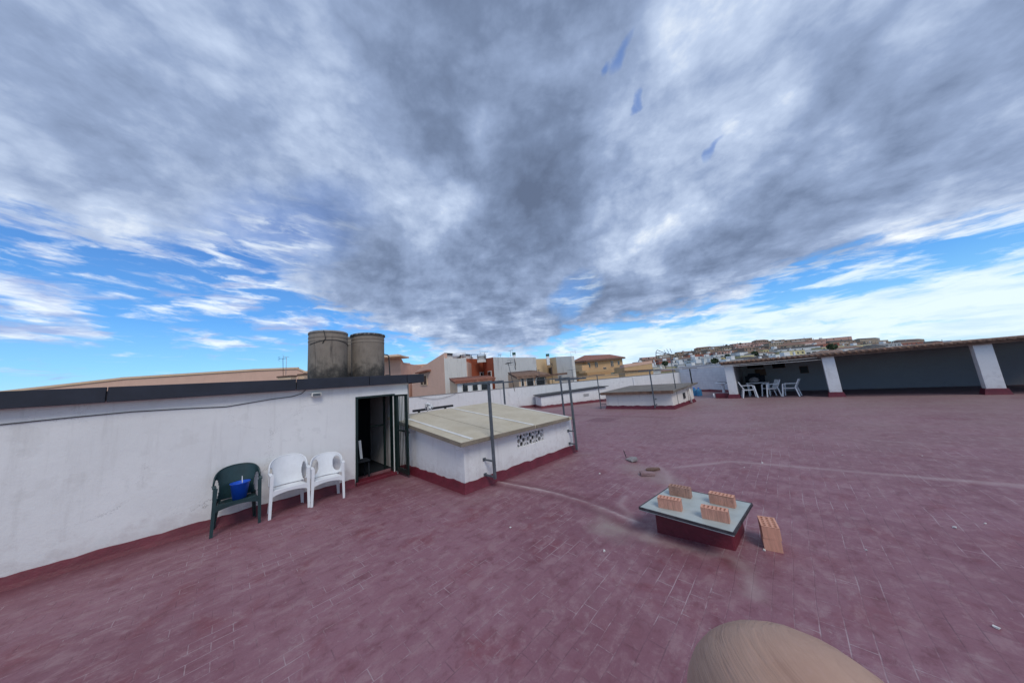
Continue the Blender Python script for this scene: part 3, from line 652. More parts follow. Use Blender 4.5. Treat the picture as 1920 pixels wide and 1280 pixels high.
# ================================================================== SKYLIGHTS
def vent_hole(u, v):      # one lattice block, True = solid
    cx, cy = u-.5, v-.5
    for (a, b_, r_) in ((0, .28, .185), (0, -.28, .185), (.28, 0, .185), (-.28, 0, .185)):
        if (cx-a)**2+(cy-b_)**2 < r_*r_: return False
    for sx in (-1, 1):
        for sy in (-1, 1):
            x_, y_ = cx*sx, cy*sy
            if x_ > .24 and y_ > .24 and x_ < .47 and y_ < .47 and x_+y_ > .60: return False
    return True
def vents(parent, p0, p1, z0, z1, n, mat, res=30, tint=None):
    p0 = Vector(p0); p1 = Vector(p1); d = (p1-p0); L = d.length/n; d.normalize(); nn = Vector((d.y, -d.x))
    for k in range(n):
        a = p0+d*(L*k+.01); w_ = L-.02
        mb = MB().panel(res, res, vent_hole, lambda u, v: ((a.x+d.x*w_*u, a.y+d.y*w_*u, z0+(z1-z0)*v), (nn.x, nn.y, 0)), .05)
        o = mb.build('vent_block', mat, parent)
        bk = MB(); c = a+d*(w_/2)
        bk.lathe([(.001, .0), (.04, .0)], (0, 0, 0), 4)
        mb2 = MB(); cc = a+d*(w_*.24)-nn*.03
        ang = math.atan2(d.y, d.x)
        vs = []; 
        for t_ in np.linspace(0, 2*math.pi, 20, endpoint=False): vs.append((cc.x+d.x*w_*.16*math.cos(t_)+nn.x*.004, cc.y+d.y*w_*.16*math.cos(t_)+nn.y*.004, (z0+z1)/2+(z1-z0)*.16*math.sin(t_)))
        n_ = len(vs); vs2 = [(v[0]-nn.x*.02, v[1]-nn.y*.02, v[2]) for v in vs]
        mb2.add(vs+vs2, [tuple(range(n_)), tuple(range(2*n_-1, n_-1, -1))]+[(i, i+n_, (i+1) % n_+n_, (i+1) % n_) for i in range(n_)])
        cc = a+d*(w_*.60)-nn*.03
        sub('backing_disc', mb2, M_rubble, o)
def skylight_house(name, quad, ztop, label, opening=None, wallmat=M_white, skh=.17, group='skylight houses on the terrace'):
    """quad: near-left, near-right, far-right, far-left; ztop: wall height at each; opening=(face index, u0,u1,z0,z1,n)"""
    r_ = empty(name, (quad[1][0], quad[1][1], 0), label=label, cat='skylight house', group=group)
    Q = [Vector(q) for q in quad]; n = 4; th = .12; cen = sum(Q, Vector((0, 0)))/4
    mb = MB(); ins = []
    for i in range(4):
        d1 = (Q[(i+1) % 4]-Q[i]).normalized(); d0 = (Q[i]-Q[i-1]).normalized(); n1 = Vector((-d1.y, d1.x)); n0 = Vector((-d0.y, d0.x)); m = n1+n0
        ins.append(Q[i]+m/(m.length_squared/2)*th)
    for i in range(4):
        j = (i+1) % 4; a, b_, A, B = Q[i], Q[j], ins[i], ins[j]; za, zb = ztop[i], ztop[j]
        def blk(u0, u1, z0, z1):
            pts = [a.lerp(b_, u0), a.lerp(b_, u1), A.lerp(B, u1), A.lerp(B, u0)]
            zz = z1 if not callable(z1) else [z1(u0), z1(u1), z1(u1), z1(u0)]
            mb.prism([tuple(p) for p in pts], z0, zz)
        top = lambda u: za+(zb-za)*u
        if opening and opening[0] == i:
            _, u0, u1, z0, z1, nb = opening
            blk(0, u0, -.02, top); blk(u1, 1, -.02, top); blk(u0, u1, -.02, z0); blk(u0, u1, z1, top)
        else: blk(0, 1, -.02, top)
    mb.build('wall', wallmat, r_)
    if opening:
        i, u0, u1, z0, z1, nb = opening; a, b_ = Q[i], Q[(i+1) % 4]; d = (b_-a).normalized(); nn = Vector((d.y, -d.x)); off = nn*-.04
        vents(r_, a.lerp(b_, u0)+off, a.lerp(b_, u1)+off, z0, z1, nb, wallmat)
    inner = [Q[k]+(cen-Q[k])*.5 for k in range(4)]
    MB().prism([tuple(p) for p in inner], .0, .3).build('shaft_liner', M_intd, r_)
    skirt([tuple(q) for q in Q], skh, 1, .03, closed=True).build('skirting', M_maroon, r_)
    return r_
# near one: low at the front, roof climbing away to the back
q1 = [(-7.40, 3.165), (-4.56, 3.165), (-4.335, 6.50), (-7.40, 6.50)]
zs = lambda x: .892+.108*(-4.56-x)
s1 = skylight_house('skylight_house', q1, [zs(-7.4), zs(-4.56), zs(-4.335), zs(-7.4)], 'nearest skylight house with beige sheet roof and pale seam strips, dark red skirting',
                    opening=(1, (4.52-3.165)/3.335, (5.40-3.165)/3.335, .500, .775, 3))
def slab(corners, z, th, mb=None):
    mb = mb or MB(); mb.prism(corners, [zz for zz in z], [zz+th for zz in z]); return mb
def roof1():
    c = [(-7.72, 3.01), (-4.40, 3.01), (-4.16, 6.66), (-7.72, 6.66)]; zr = lambda x: zs(x)+.004
    y = [3.01, 3.28, 4.95, 6.36]
    xr = lambda yy: -4.40+(.24)*(yy-3.01)/3.65
    bk_ = lambda yy: yy+(.34*(yy-4.95)/1.41 if yy > 4.95 else 0)      # the far end runs slightly askew
    for a, b_ in zip(y[:-1], y[1:]):
        q = [(-7.72, bk_(a)+.002), (xr(a), a+.002), (xr(b_), b_-.002), (-7.72, bk_(b_)-.002)]
        o = slab(q, [zr(p[0]) for p in q], .060).build('roof_sheet', M_panel, s1, bevel=.005)
    q = [(-7.72, 3.99), (xr(4), 3.99), (xr(4), 4.0), (-7.72, 4.0)]
    slab(q, [zr(p[0])+.061 for p in q], .002).build('sheet_joint', MATS['edge_brown'], s1)
    for yy in (3.28, 4.95, 6.26):
        q = [(-7.66, bk_(yy)-.035), (xr(yy)-.05, yy-.035), (xr(yy)-.05, yy+.035), (-7.66, bk_(yy)+.035)]
        slab(q, [zr(p[0])+.0625 for p in q], .010).build('seam_strip', M_flash, s1, bevel=.003)
    # turned-down front edge and the lip along the left
    for a, b_ in ((3.01, 4.93), (4.97, 6.20)):
        q = [(xr(a)+.001, a), (xr(a)+.02, a), (xr(b_)+.02, b_), (xr(b_)+.001, b_)]
        slab(q, [zr(-4.3)-.012+random.uniform(-.004, .004)]*4, .076).build('edge_trim', MATS['edge_brown'], s1, bevel=.004)
    q = [(-7.0, 3.0), (-4.40, 3.0), (-4.40, 3.009), (-7.0, 3.009)]
    slab(q, [zr(p[0])-.02 for p in q], .076).build('edge_trim', MATS['edge_brown'], s1)
    MB().box((-4.40, 6.30, .85), (.14, .12, .05)).build('corner_bracket', M_wood, s1)
roof1()

# middle distance, half hidden, and the far one
q2 = [(-13.2, 15.6), (-12.19, 14.97), (-9.70, 19.53), (-12.2, 20.9)]
s2 = skylight_house('skylight_house', q2, [.80, .765, 1.0, 1.0], 'long narrow skylight house near the parapet with thin dark roof and three vents', opening=(1, .63, .72, .45, .66, 3))
MB().prism([(-13.4, 15.6), (-12.2, 14.75), (-9.5, 19.6), (-12.2, 21.1)], [.84, .785, 1.035, 1.04], [.88, .83, 1.075, 1.09]).build('roof_sheet', M_dsteel, s2)
q3 = [(-7.60, 15.17), (-4.20, 15.17), (-3.99, 18.47), (-7.40, 18.47)]
s3 = skylight_house('skylight_house', q3, [.80, .80, .93, .93], 'far skylight house with brown ribbed sheet roof and cream walls', wallmat=M_wcream)
MB().prism([(-7.85, 14.95), (-4.02, 14.95), (-3.74, 18.75), (-7.6, 18.75)], [.80, .80, .975, .975], [.90, .90, 1.05, 1.05]).build('roof_sheet', M_corr, s3)
MB().box((-5.9, 14.935, .845), (3.72, .03, .14)).build('fascia', M_wood, s3)
hb = MB()
for (y_, z_) in ((16.9, .62), (16.9, .36), (16.9, .49)): hb.box((-4.07, y_, z_), (.03, .34, .03))
for yy in (16.74, 16.9, 17.06): hb.box((-4.07, yy, .49), (.03, .03, .28))
hb.build('hatch', M_dsteel, s3)
MB().tube([(-3.93, 17.5, .06), (-3.93, 17.5, .80)], .045, 10).build('drain_pipe', M_flash, s3)

# small skylight curb with a wired glass sheet, bricks holding it down
def curb():
    r_ = empty('roof_hatch', (-1.06, 3.95, 0), label='low dark red skylight curb under a framed glass sheet weighted with bricks', cat='roof hatch')
    b0 = [(-1.44, 3.745), (-.69, 3.83), (-.655, 4.34), (-1.40, 4.27)]; zt = .295
    t0 = [(p[0]*.985-.015, p[1]*.985+.06) for p in b0]
    vs = [(x, y, -.02) for x, y in b0]+[(x, y, zt) for x, y in t0]
    MB().add(vs, [(0, 1, 5, 4), (1, 2, 6, 5), (2, 3, 7, 6), (3, 0, 4, 7), (4, 5, 6, 7)]).build('base', M_maroon, r_, bevel=.012)
    P_ = [(-1.535, 3.555), (-.622, 3.50), (-.54, 4.325), (-1.42, 4.375)]
    MB().prism(P_, zt+.002, .333).build('glass_sheet', M_sheet, r_)
    fr = MB()
    for i in range(4):
        a = Vector((*P_[i], .325)); b_ = Vector((*P_[(i+1) % 4], .325)); fr.bar(a, b_, .012, .020)
        fr.bar(a+Vector((0, 0, -.012)), b_+Vector((0, 0, -.010)), .018, .008)
    fr.build('frame', plain('weathered_frame', (.045, .04, .045), .6, var=.6, scale=14), r_)
curb()
def brick_hole(u, v):
    for i in range(6):
        for j in range(2):
            cx = (i+.5)/6*.90+.05; cy = (j+.5)/2*.82+.09
            if abs(u-cx)/.068+abs(v-cy)/.20 < 1: return False
    return True
def make_brick(mat, topmat, L=.24, Wd=.090, H=.113, hole=brick_hole, nx=60, ny=20):
    r_ = empty('brick')
    mb = MB()
    t_ = .007
    for s_ in (-1, 1): mb.box((0, s_*(Wd/2-t_/2), H/2-.001), (L, t_, H-.002)); mb.box((s_*(L/2-t_/2), 0, H/2-.001), (t_, Wd-2*t_, H-.002))
    for k in range(15): mb.box((-L/2+.012+k*(L-.024)/14, -Wd/2-.0006, H/2), (.004, .0014, H-.004))
    mb.box((0, 0, .01), (L-.014, Wd-.014, .02)); o = mb.build('body', mat); o.parent = r_
    pf = MB().panel(nx, ny, hole, lambda u, v: ((-L/2+L*u, -Wd/2+Wd*v, H-.004), (0, 0, 1)), .010).build('perforated_face', topmat); pf.parent = r_
    return r_
bk = make_brick(M_clay, M_clayp)
spots = [(-.79, 3.70, .07, .334, M_clay, 'hollow clay brick at the front right of the glass sheet'),
         (-1.232, 3.715, .10, .334, M_clay, 'hollow clay brick streaked with dark stain, front left of the glass sheet'),
         (-.785, 4.125, -.06, .334, M_clay, 'hollow clay brick at the back right of the glass sheet'),
         (-1.225, 4.135, .02, .334, M_clayd, 'grubbiest hollow brick with sooty top, back left of the glass sheet')]
for i, (x, y, a, z, mt, lab) in enumerate(spots):
    b_ = bk if i == 0 else copy_tree(bk); b_.location = (x, y, z); b_.rotation_euler = (0, 0, a); tag(b_, lab, 'brick', 'bricks weighing down the glass sheet')
    if mt is M_clayd:
        for ch in [q for q in bpy.data.objects if q.parent == b_]:
            ch.data = ch.data.copy(); ch.data.materials[0] = M_clayd
def big_hole(u, v):
    for i in range(3):
        for j in range(5):
            if ((u-(i+.5)/3*.92-.04)/.105)**2+((v-(j+.5)/5*.92-.04)/.068)**2 < 1: return False
    return True
for k, lab in enumerate(('lower of two stacked pale hollow bricks right of the glass sheet', 'upper of two stacked pale hollow bricks, its round holes facing up')):
    b_ = make_brick(M_clayp, M_clayp, L=.145, Wd=.245, H=.118, hole=big_hole, nx=36, ny=50)
    b_.location = (-.415+.004*k, 4.15, .118*k+.001); b_.rotation_euler = (0, 0, .16+.03*k); tag(b_, lab, 'brick', 'two bricks stacked on the floor')

# rubble
def chunk(name, pts, h, loc, rot, mat, label, cat):
    bm = bmesh.new(); vs = [bm.verts.new((x, y, 0)) for x, y in pts]; f = bm.faces.new(vs); r_ = bmesh.ops.extrude_face_region(bm, geom=[f])
    for v in [g for g in r_['geom'] if isinstance(g, bmesh.types.BMVert)]: v.co += Vector((random.uniform(-.008, .008), random.uniform(-.008, .008), h*random.uniform(.7, 1.15)))
    bmesh.ops.recalc_face_normals(bm, faces=bm.faces); me = bpy.data.meshes.new(name); bm.to_mesh(me); me.materials.append(mat)
    o = bpy.data.objects.new(name, me); COL.objects.link(o); o.location = loc; o.rotation_euler = rot; tag(o, label, cat); return o
chunk('rubble_piece', [(-.15, -.07), (.10, -.10), (.17, .02), (.05, .09), (-.12, .08)], .05, (-2.76, 6.38, .02), (.25, -.15, -.5), M_rubble, 'grey angular lump of broken mortar, farthest of the debris', 'rubble')
chunk('metal_rod', [(-.006, -.006), (.006, -.006), (.006, .006), (-.006, .006)], .17, (-2.92, 6.44, .03), (.15, -.2, 0), M_dsteel, 'short rusty rod poking up behind the farthest rubble lump', 'rod')
chunk('roof_tile_piece', [(-.14, -.03), (-.04, -.08), (.13, -.03), (.14, .04), (0, .08), (-.12, .05)], .025, (-2.20, 5.98, .008), (0, 0, .75), M_wood, 'dark flat slab of broken tile between the rubble lumps', 'tile fragment')
chunk('brick_piece', [(-.13, -.06), (.12, -.07), (.14, .04), (.08, .07), (-.12, .06)], .045, (-2.20, 5.66, .005), (0, 0, .65), plain('mauve_render', (.27, .17, .17), .9, var=.3), 'pinkish grey brick fragment lying nearest the small skylight', 'rubble')
_peb = []
for k in range(15):
    a = random.uniform(-4, 1.5); b_ = random.uniform(2.0, 9.5); s_ = random.uniform(.006, .016)
    if -1.6 < a < -.5 and 3.4 < b_ < 4.5 or a < -3.6: continue
    chunk('pebble', [(-s_, -s_*.7), (s_*.8, -s_), (s_, s_*.6), (-s_*.4, s_)], s_, (a, b_, .004), (0, 0, random.uniform(0, 6)), M_flash, 'stone chip', 'pebble'); _peb.append(COL.objects[-1])

_peb.sort(key=lambda o: o.location.length)
for o_, w_ in zip(_peb, ('nearest', 'second nearest', 'third nearest', 'fourth nearest', 'fifth nearest', 'sixth nearest', 'seventh nearest', 'eighth nearest', 'ninth nearest', 'tenth nearest', 'eleventh nearest', 'twelfth nearest', 'thirteenth nearest', 'fourteenth nearest', 'fifteenth nearest', 'sixteenth nearest', 'seventeenth nearest', 'eighteenth nearest', 'nineteenth nearest', 'twentieth nearest', 'next farthest', 'farthest')):
    tag(o_, 'pale stone chip on the red floor, %s to the camera' % w_, group='stone chips scattered on the floor')
# ================================================================== CLOTHESLINE POSTS
def post(x, y, z0, z1, w, tb, label, mat=M_steel, brackets=None, bdir=(-1, 0), tdir=(1, 0)):
    r_ = empty('clothesline_post', (x, y, z0), label=label, cat='post', group='steel clothesline posts')
    MB().box((x, y, (z0+z1)/2), (w, w, z1-z0)).build('upright', mat, r_)
    if tb:
        a = Vector((x, y, z1+w*.45)); t_ = Vector((*tdir, 0)); MB().bar(a-t_*tb[0], a+t_*tb[1], w*.9, w*.9).build('crossbar', mat, r_)
    if brackets:
        for (z, L) in brackets:
            b0 = Vector((x, y, z)); b1 = b0+Vector((*bdir, 0))*L; m = MB().bar(b0, b1, .028, .028); m.box((b1.x, b1.y, z), (.02, .07, .06)); m.build('bracket', mat, r_)
    return r_
post(-4.24, 3.62, .17, 1.95, .046, (.78, .42), 'nearest clothesline post, fixed to the front corner of the near skylight', brackets=[(.485, .29), (.20, .29)])
post(-4.14, 6.33, .10, 1.87, .046, (.45, .5), 'clothesline post on brackets at the far end of the near skylight', brackets=[(.56, .20), (.24, .20)])
post(-7.5, 7.12, 0, 1.93, .046, (.5, .5), 'thin clothesline post rising behind the near skylight roof')
post(-6.1, 8.75, 0, 1.905, .048, (.5, .4), 'clothesline post right behind the one at the skylight end')
post(-7.92, 15.05, 0, 1.905, .04, (.5, .5), 'clothesline post at the left corner of the far skylight', brackets=[(.52, .30), (.27, .30)], bdir=(1, 0))
post(-4.93, 14.85, .1, 1.92, .05, (.55, .55), 'tallest grey clothesline post before the cream wall of the far skylight', brackets=[(.50, .32), (.23, .32)], bdir=(0, 1))
post(-3.86, 18.0, .95, 1.85, .055, (.35, .35), 'short black T post behind the roof of the far skylight', mat=M_black)
def wire(a, b_, sag=.04, r_=.0035, label='', mat=M_wire, nm='clothesline'):
    a, b_ = Vector(a), Vector(b_); pts = [a.lerp(b_, i/14)+Vector((0, 0, -4*sag*(i/14)*(1-i/14))) for i in range(15)]
    return tag(MB().tube(pts, r_, 5).build(nm, mat), label, 'clothesline', 'wires between the clothesline posts')
for k, s_ in enumerate((-.45, .0, .40)):
    nm = ('left', 'middle', 'right')[k]
    wire((-7.5+s_, 7.12, 1.98), (-7.92+s_, 15.05, 1.95), .05, .004, nm+' wire from the thin post behind the near skylight to the far skylight')
    wire((-4.14+s_, 6.33, 1.92), (-4.93+s_, 14.85, 1.97), .05, .004, nm+' wire from the near skylight end to the tall post at the far skylight')
wire((-4.6, 14.85, 1.97), (1.25, 20.05, 1.90), .06, .012, 'upper pale wire crossing the dark porch opening', M_wirel)
wire((-4.4, 14.85, 1.93), (1.25, 20.0, 1.78), .05, .012, 'lower pale wire crossing the dark porch opening', M_wirel)
wire((-4.93, 14.85, 1.97), (-3.2, 24.6, 2.02), .05, .007, 'wire running from the tall post to the end wall')

# ================================================================== CHAIRS
def monobloc(mat, label, loc, rz, H=.90, Wd=.56, style='round', seat_z=.43, arm_z=.67, group=None):
    r_ = empty('plastic_chair', loc, rz, label, 'chair', group); hw = Wd/2-.02
    def L(name, mb, smooth=False, bevel=0):
        mb.v = [(v[0]*.80, v[1], v[2]) for v in mb.v]; o = mb.build(name, mat); o.parent = r_
        if smooth: o.data.polygons.foreach_set('use_smooth', [True]*len(o.data.polygons))
        if bevel: b_ = o.modifiers.new('bevel', 'BEVEL'); b_.width = bevel; b_.segments = 2
        return o
    # seat: dished, with a rolled front lip
    def ps(u, v):
        x = -.20+.43*u; y = (v-.5)*2*(hw-.035-.03*(1-u)); z = seat_z-.022*math.sin(math.pi*min(1, u*1.05))*(1-(2*v-1)**4)-.02*(1-u)
        if u > .9: z -= (u-.9)*.45
        return (x, y, z), (0, 0, 1)
    L('seat', MB().panel(20, 18, lambda u, v: True, ps, .008), True)
    # front rail under the seat
    ap = MB()
    n = 14; pts = []
    for i in range(n+1):
        v = i/n; y = (v-.5)*2*(hw-.012); dip = .055*(1-math.sin(math.pi*v)**.6); pts.append((.225, y, seat_z-.035, dip))
    vs = []; fs = []
    for (x, y, z, dp) in pts: vs += [(x+.012, y, z+.028), (x+.012, y, z-.022-dp), (x-.006, y, z-.022-dp), (x-.006, y, z+.028)]
    for i in range(n):
        for j in range(4): fs.append((i*4+j, i*4+(j+1) % 4, (i+1)*4+(j+1) % 4, (i+1)*4+j))
    L('front_rail', ap.add(vs, fs))
    # back shell
    def pb(u, v):
        s_ = 2*u-1; th = s_*math.pi/2*.96; zt_ = arm_z+(H-arm_z)*max(0, 1-abs(s_)**2.3)**.62; zb_ = seat_z-.01+(.06 if style == 'round' else .02)*abs(s_)**3
        z = zb_+(zt_-zb_)*v; k = (z-seat_z)/(H-seat_z)
        x = -.215+.20*(1-math.cos(th))-.115*k*(math.cos(th)**.5 if math.cos(th) > 0 else 0); y = (hw+.01)*math.sin(th)*(1-.10*(1-v)*(1-abs(s_)))
        nn = Vector((math.cos(th), -math.sin(th)*.8, .2)).normalized(); return (x, y, z), nn
    def hole(u, v):
        s_ = abs(2*u-1)
        if style == 'round': 
            return not (((s_-.76)/.17)**2+((v-.40)/.40)**2 < 1)
        return not (((s_-.58)/.26)**2+((v-.50)/.37)**2 < 1)
    L('backrest', MB().panel(72, 36, hole, pb, .009), True)
    # rolled rim
    rim = [pb(i/40, 1.0)[0] for i in range(41)]; L('back_rim', MB().tube(rim, .011, 8))
    for s_ in (-1, 1):
        a0 = Vector(pb(1.0 if s_ > 0 else 0.0, .97)[0]); a1 = Vector((.20, s_*hw, arm_z-.012))
        arm = MB(); seg = [a0.lerp(a1, i/8)+Vector((0, 0, .012*math.sin(math.pi*i/8))) for i in range(9)]
        for i in range(8): arm.bar(seg[i], seg[i+1]+(seg[i+1]-seg[i])*.05, .048, .014)
        L('armrest', arm)
        # front leg, channel section tapering to the floor and rising to the arm
        def leg(name, top, bot, wt, wb, s_x):
            vs = []; T, B = Vector(top), Vector(bot)
            for p, w_ in ((T, wt), (B, wb)):
                for dx, dy in ((0, 0), (-w_*s_x, 0), (-w_*s_x, -.008*s_), (-.008*s_x, -.008*s_), (-.008*s_x, -w_*.8*s_), (0, -w_*.8*s_)): vs.append((p.x+dx, p.y+dy, p.z))
            fs = [(i, (i+1) % 6, (i+1) % 6+6, i+6) for i in range(6)]+[tuple(range(6)), tuple(range(11, 5, -1))]
            L(name, MB().add(vs, fs))
        leg('front_leg', (.225, s_*(hw+.012), arm_z-.012), (.265, s_*(hw+.022), 0), .062, .046, 1)
        leg('rear_leg', (-.17, s_*(hw-.03), seat_z+.02), (-.275, s_*(hw-.005), 0), .075, .045, -1)
    return r_
G1 = 'chairs standing against the stair house wall'
monobloc(M_chair, 'larger white plastic armchair with solid rounded back, beside the dark green chair', (-6.765, .86, 0), .02, H=.93, Wd=.575, arm_z=.70, seat_z=.44, group=G1)
monobloc(M_chair, 'smaller white plastic armchair with two oval openings in its back, nearest the doorway', (-6.705, 1.44, 0), -.08, H=.83, Wd=.54, style='splat', arm_z=.66, seat_z=.43, group=G1)
monobloc(M_chairg, 'dark green plastic armchair, leftmost of the chairs by the stair house', (-6.765, .19, 0), .03, H=.93, Wd=.575, arm_z=.70, seat_z=.44, group=G1)
def bucket():
    r_ = empty('bucket', (-6.76, .22, .425), label='bright blue plastic bucket on the seat of the green chair', cat='bucket')
    o = MB().lathe([(.001, .004), (.085, .0), (.12, .24), (.128, .245), (.128, .255), (.115, .25), (.08, .012), (.001, .01)], (0, 0, 0), 28).build('shell', M_blue); o.parent = r_
    h = MB().tube([(.12*math.cos(a), .02, .24+.10*math.sin(a)) for a in np.linspace(0, math.pi, 14)], .004, 6).build('handle', M_chair); h.parent = r_
bucket()

# things between the stair house corner and the parapet
tag(MB().box((-8.9, 5.05, 1.27), (.12, 1.5, .07)).box((-8.9, 5.5, .61), (.06, .06, 1.24)).box((-8.9, 4.5, .61), (.06, .06, 1.24)).build('rail_bench', M_black), 'dark timber rail on short legs behind the near skylight roof', 'rail')
def mop():
    r_ = empty('mop', (-8.15, 4.15, .9), label='worn string mop standing head up behind the near skylight', cat='mop')
    MB().tube([(-8.1, 4.0, .4), (-8.35, 4.55, 1.36)], .014, 8).build('handle', M_wirel, r_)
    h = MB()
    for k in range(34):
        a = random.uniform(0, 6.28); c = Vector((-8.36, 4.57, 1.40)); d = Vector((.12*math.cos(a), .13*math.sin(a), random.uniform(-.13, .10)))
        h.tube([c, c+d*.6+Vector((0, 0, .05)), c+d], .016, 5)
    h.build('head', M_chair, r_)
mop()
pb_ = []
for i in range(15):
    t_ = i/14; p = W0.lerp(W1, .03+.12*t_); pb_.append((p.x+.06, p.y-.03, 1.50-.26*math.sin(math.pi*t_)))
tag(MB().tube(pb_, .012, 6).build('hanging_cable', M_wire), 'grey cable sagging against the parapet near the stair house', 'cable')

# blue water bottles
def bottle(loc, label):
    r_ = empty('water_bottle', loc, label=label, cat='bottle', group='blue water bottles at the foot of the end wall')
    o = MB().lathe([(.001, 0), (.15, .0), (.165, .03), (.165, .12), (.158, .14), (.165, .16), (.165, .28), (.158, .30), (.165, .32), (.14, .41), (.06, .46), (.045, .50), (.045, .53), (.001, .53)], (0, 0, 0), 24).build('body', M_bottle); o.parent = r_
    c = MB().lathe([(.05, .50), (.05, .55), (.001, .555)], (0, 0, 0), 16).build('cap', M_blue); c.parent = r_
bottle((-4.72, 22.3, 0), 'left of two large blue water bottles past the far skylight'); bottle((-4.42, 22.05, 0), 'right of two large blue water bottles past the far skylight')

# ================================================================== PORCH
def porch():
    r_ = empty('porch', (-2.5, 20.2, 0), label='open fronted white porch with tiled lean-to roof and dark interior, at the right', cat='porch')
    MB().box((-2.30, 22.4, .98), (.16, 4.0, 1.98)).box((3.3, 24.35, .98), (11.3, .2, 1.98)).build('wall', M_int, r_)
    for x, nm in ((-2.38, 0), (1.45, 1), (5.4, 2)):
        MB().box((x, 20.25, .965), (.40, .34, 1.97)).build('pillar', M_white, r_, bevel=.01)
        skirt([(x-.21, 20.08), (x+.21, 20.08), (x+.21, 20.42), (x-.21, 20.42)], .22, 1, .01, closed=True).build('skirting', M_maroon, r_)
    MB().box((-2.95, 20.5, .13), (.62, .5, .27)).build('step', M_maroon, r_, bevel=.02)
    z = lambda y: 1.975+.012*(y-20)
    q = [(-2.75, 19.85), (8.9, 19.85), (8.9, 24.7), (-2.75, 24.7)]
    MB().prism(q, [z(p[1]) for p in q], [z(p[1])+.06 for p in q]).build('roof', M_roofb, r_)
    e = MB()
    for k in range(58):
        x_ = -2.7+.2*k; e.tube([(x_, 19.80, z(19.8)+.05), (x_, 24.6, z(24.6)+.05)], .05, 8)
    e.build('roof_tiles', M_roofb, r_)
    MB().box((3.1, 19.96, 1.93), (11.6, .10, .10)).build('beam', M_wood, r_)
    for k in range(12): MB().bar((-2.2+k*.95, 20.0, 1.955), (-2.2+k*.95, 24.2, 1.95), .07, .09).build('rafter', M_wood, r_)
    for (x0, x1, z0, z1, m_) in ((-1.85, -1.1, 1.55, 1.78, M_intd), (-.62, -.1, 1.45, 1.85, M_intd), (-1.5, -1.05, 1.05, 1.4, M_wood), (.55, .85, 1.05, 1.4, M_black)):
        f = MB().box(((x0+x1)/2, 24.23, (z0+z1)/2), (x1-x0, .04, z1-z0)).build('picture', m_, r_); sub('picture_frame', MB().box(((x0+x1)/2, 24.245, (z0+z1)/2), (x1-x0+.07, .03, z1-z0+.07)), M_wood, f)
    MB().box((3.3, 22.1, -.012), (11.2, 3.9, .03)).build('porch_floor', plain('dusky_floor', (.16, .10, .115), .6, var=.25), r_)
porch()
def slatted_chair(loc, rz, label):
    r_ = empty('garden_chair', loc, rz, label, 'chair', 'white plastic chairs in the porch')
    def L(n, mb): o = mb.build(n, M_chair); o.parent = r_; return o
    s_ = MB()
    for k in range(6): s_.box((-.17+.07*k, 0, .43), (.05, .46, .012))
    s_.box((.04, .23, .42), (.46, .02, .03)); s_.box((.04, -.23, .42), (.46, .02, .03)); L('seat', s_)
    b_ = MB()
    for k in range(7): b_.bar((-.22, -.18+.06*k, .45), (-.40, -.18+.06*k, .86), .03, .012, up=(1, 0, 0))
    b_.bar((-.40, -.24, .86), (-.40, .24, .86), .03, .05); b_.bar((-.21, -.23, .43), (-.40, -.24, .86), .03, .03, up=(1, 0, 0)); b_.bar((-.21, .23, .43), (-.40, .24, .86), .03, .03, up=(1, 0, 0)); L('backrest', b_)
    for y in (-.26, .26):
        L('armrest', MB().bar((-.33, y, .66), (.22, y, .66), .05, .02)); L('leg', MB().bar((.22, y, .65), (.30, y*1.04, 0), .05, .035, up=(0, 1, 0))); L('leg', MB().bar((-.24, y*.9, .44), (-.33, y*.95, 0), .05, .035, up=(0, 1, 0)))
    return r_
slatted_chair((-1.72, 20.45, 0), rad(12), 'white slatted garden chair seen side on beside the porch pillar')
slatted_chair((-.85, 20.95, 0), rad(205), 'white garden chair seen from its side deeper in the porch')
slatted_chair((-.05, 20.9, 0), rad(170), 'white garden chair at the right edge of the porch view')
def table(loc, w, d, label, mat=M_chair, h=.72):
    r_ = empty('table', loc, label=label, cat='table'); x, y, z = loc
    MB().box((x, y, h), (w, d, .035)).build('table_top', mat, r_, bevel=.01)
    for sx in (-1, 1):
        for sy in (-1, 1): MB().box((x+sx*(w/2-.06), y+sy*(d/2-.06), h/2-.01), (.05, .05, h-.02)).build('leg', mat, r_)
table((-1.35, 21.6, 0), 1.0, .8, 'pale table behind the slatted chair in the porch')
tag(MB().box((-1.5, 22.6, .55), (.9, .5, 1.1)).box((-1.5, 22.3, 1.18), (.55, .06, .14)).build('cupboard', M_intd), 'dark cupboard standing in the shaded corner of the porch', 'cupboard')
def sack():
    bm = bmesh.new(); bmesh.ops.create_icosphere(bm, subdivisions=3, radius=.22)
    for v in bm.verts: v.co.z *= .7; v.co += v.normal*random.uniform(-.03, .03)
    me = bpy.data.meshes.new('bag'); bm.to_mesh(me); me.materials.append(M_rubble); o = bpy.data.objects.new('bag', me); COL.objects.link(o); o.location = (-1.5, 21.65, .88); tag(o, 'crumpled grey bag on the table in the porch', 'bag')
sack()
def sink():
    r_ = empty('wash_stand', (-3.1, 21.3, 0), label='small white wash stand with pedestal left of the porch pillar', cat='wash stand')
    MB().box((-3.05, 21.3, .80), (.55, .4, .10)).build('basin', M_chair, r_, bevel=.03); MB().lathe([(.10, 0), (.07, .3), (.09, .75)], (-2.98, 21.35, 0), 16).build('pedestal', M_chair, r_)
    MB().box((-3.02, 21.4, .862), (.4, .14, .02)).build('shelf_top', M_black, r_)
sink()
tag(MB().tube([(-3.35, 20.3, .0), (-3.35, 20.3, .28)], .035, 10).build('vent_pipe', M_chair), 'short white pipe stub by the red step next to the porch', 'pipe')

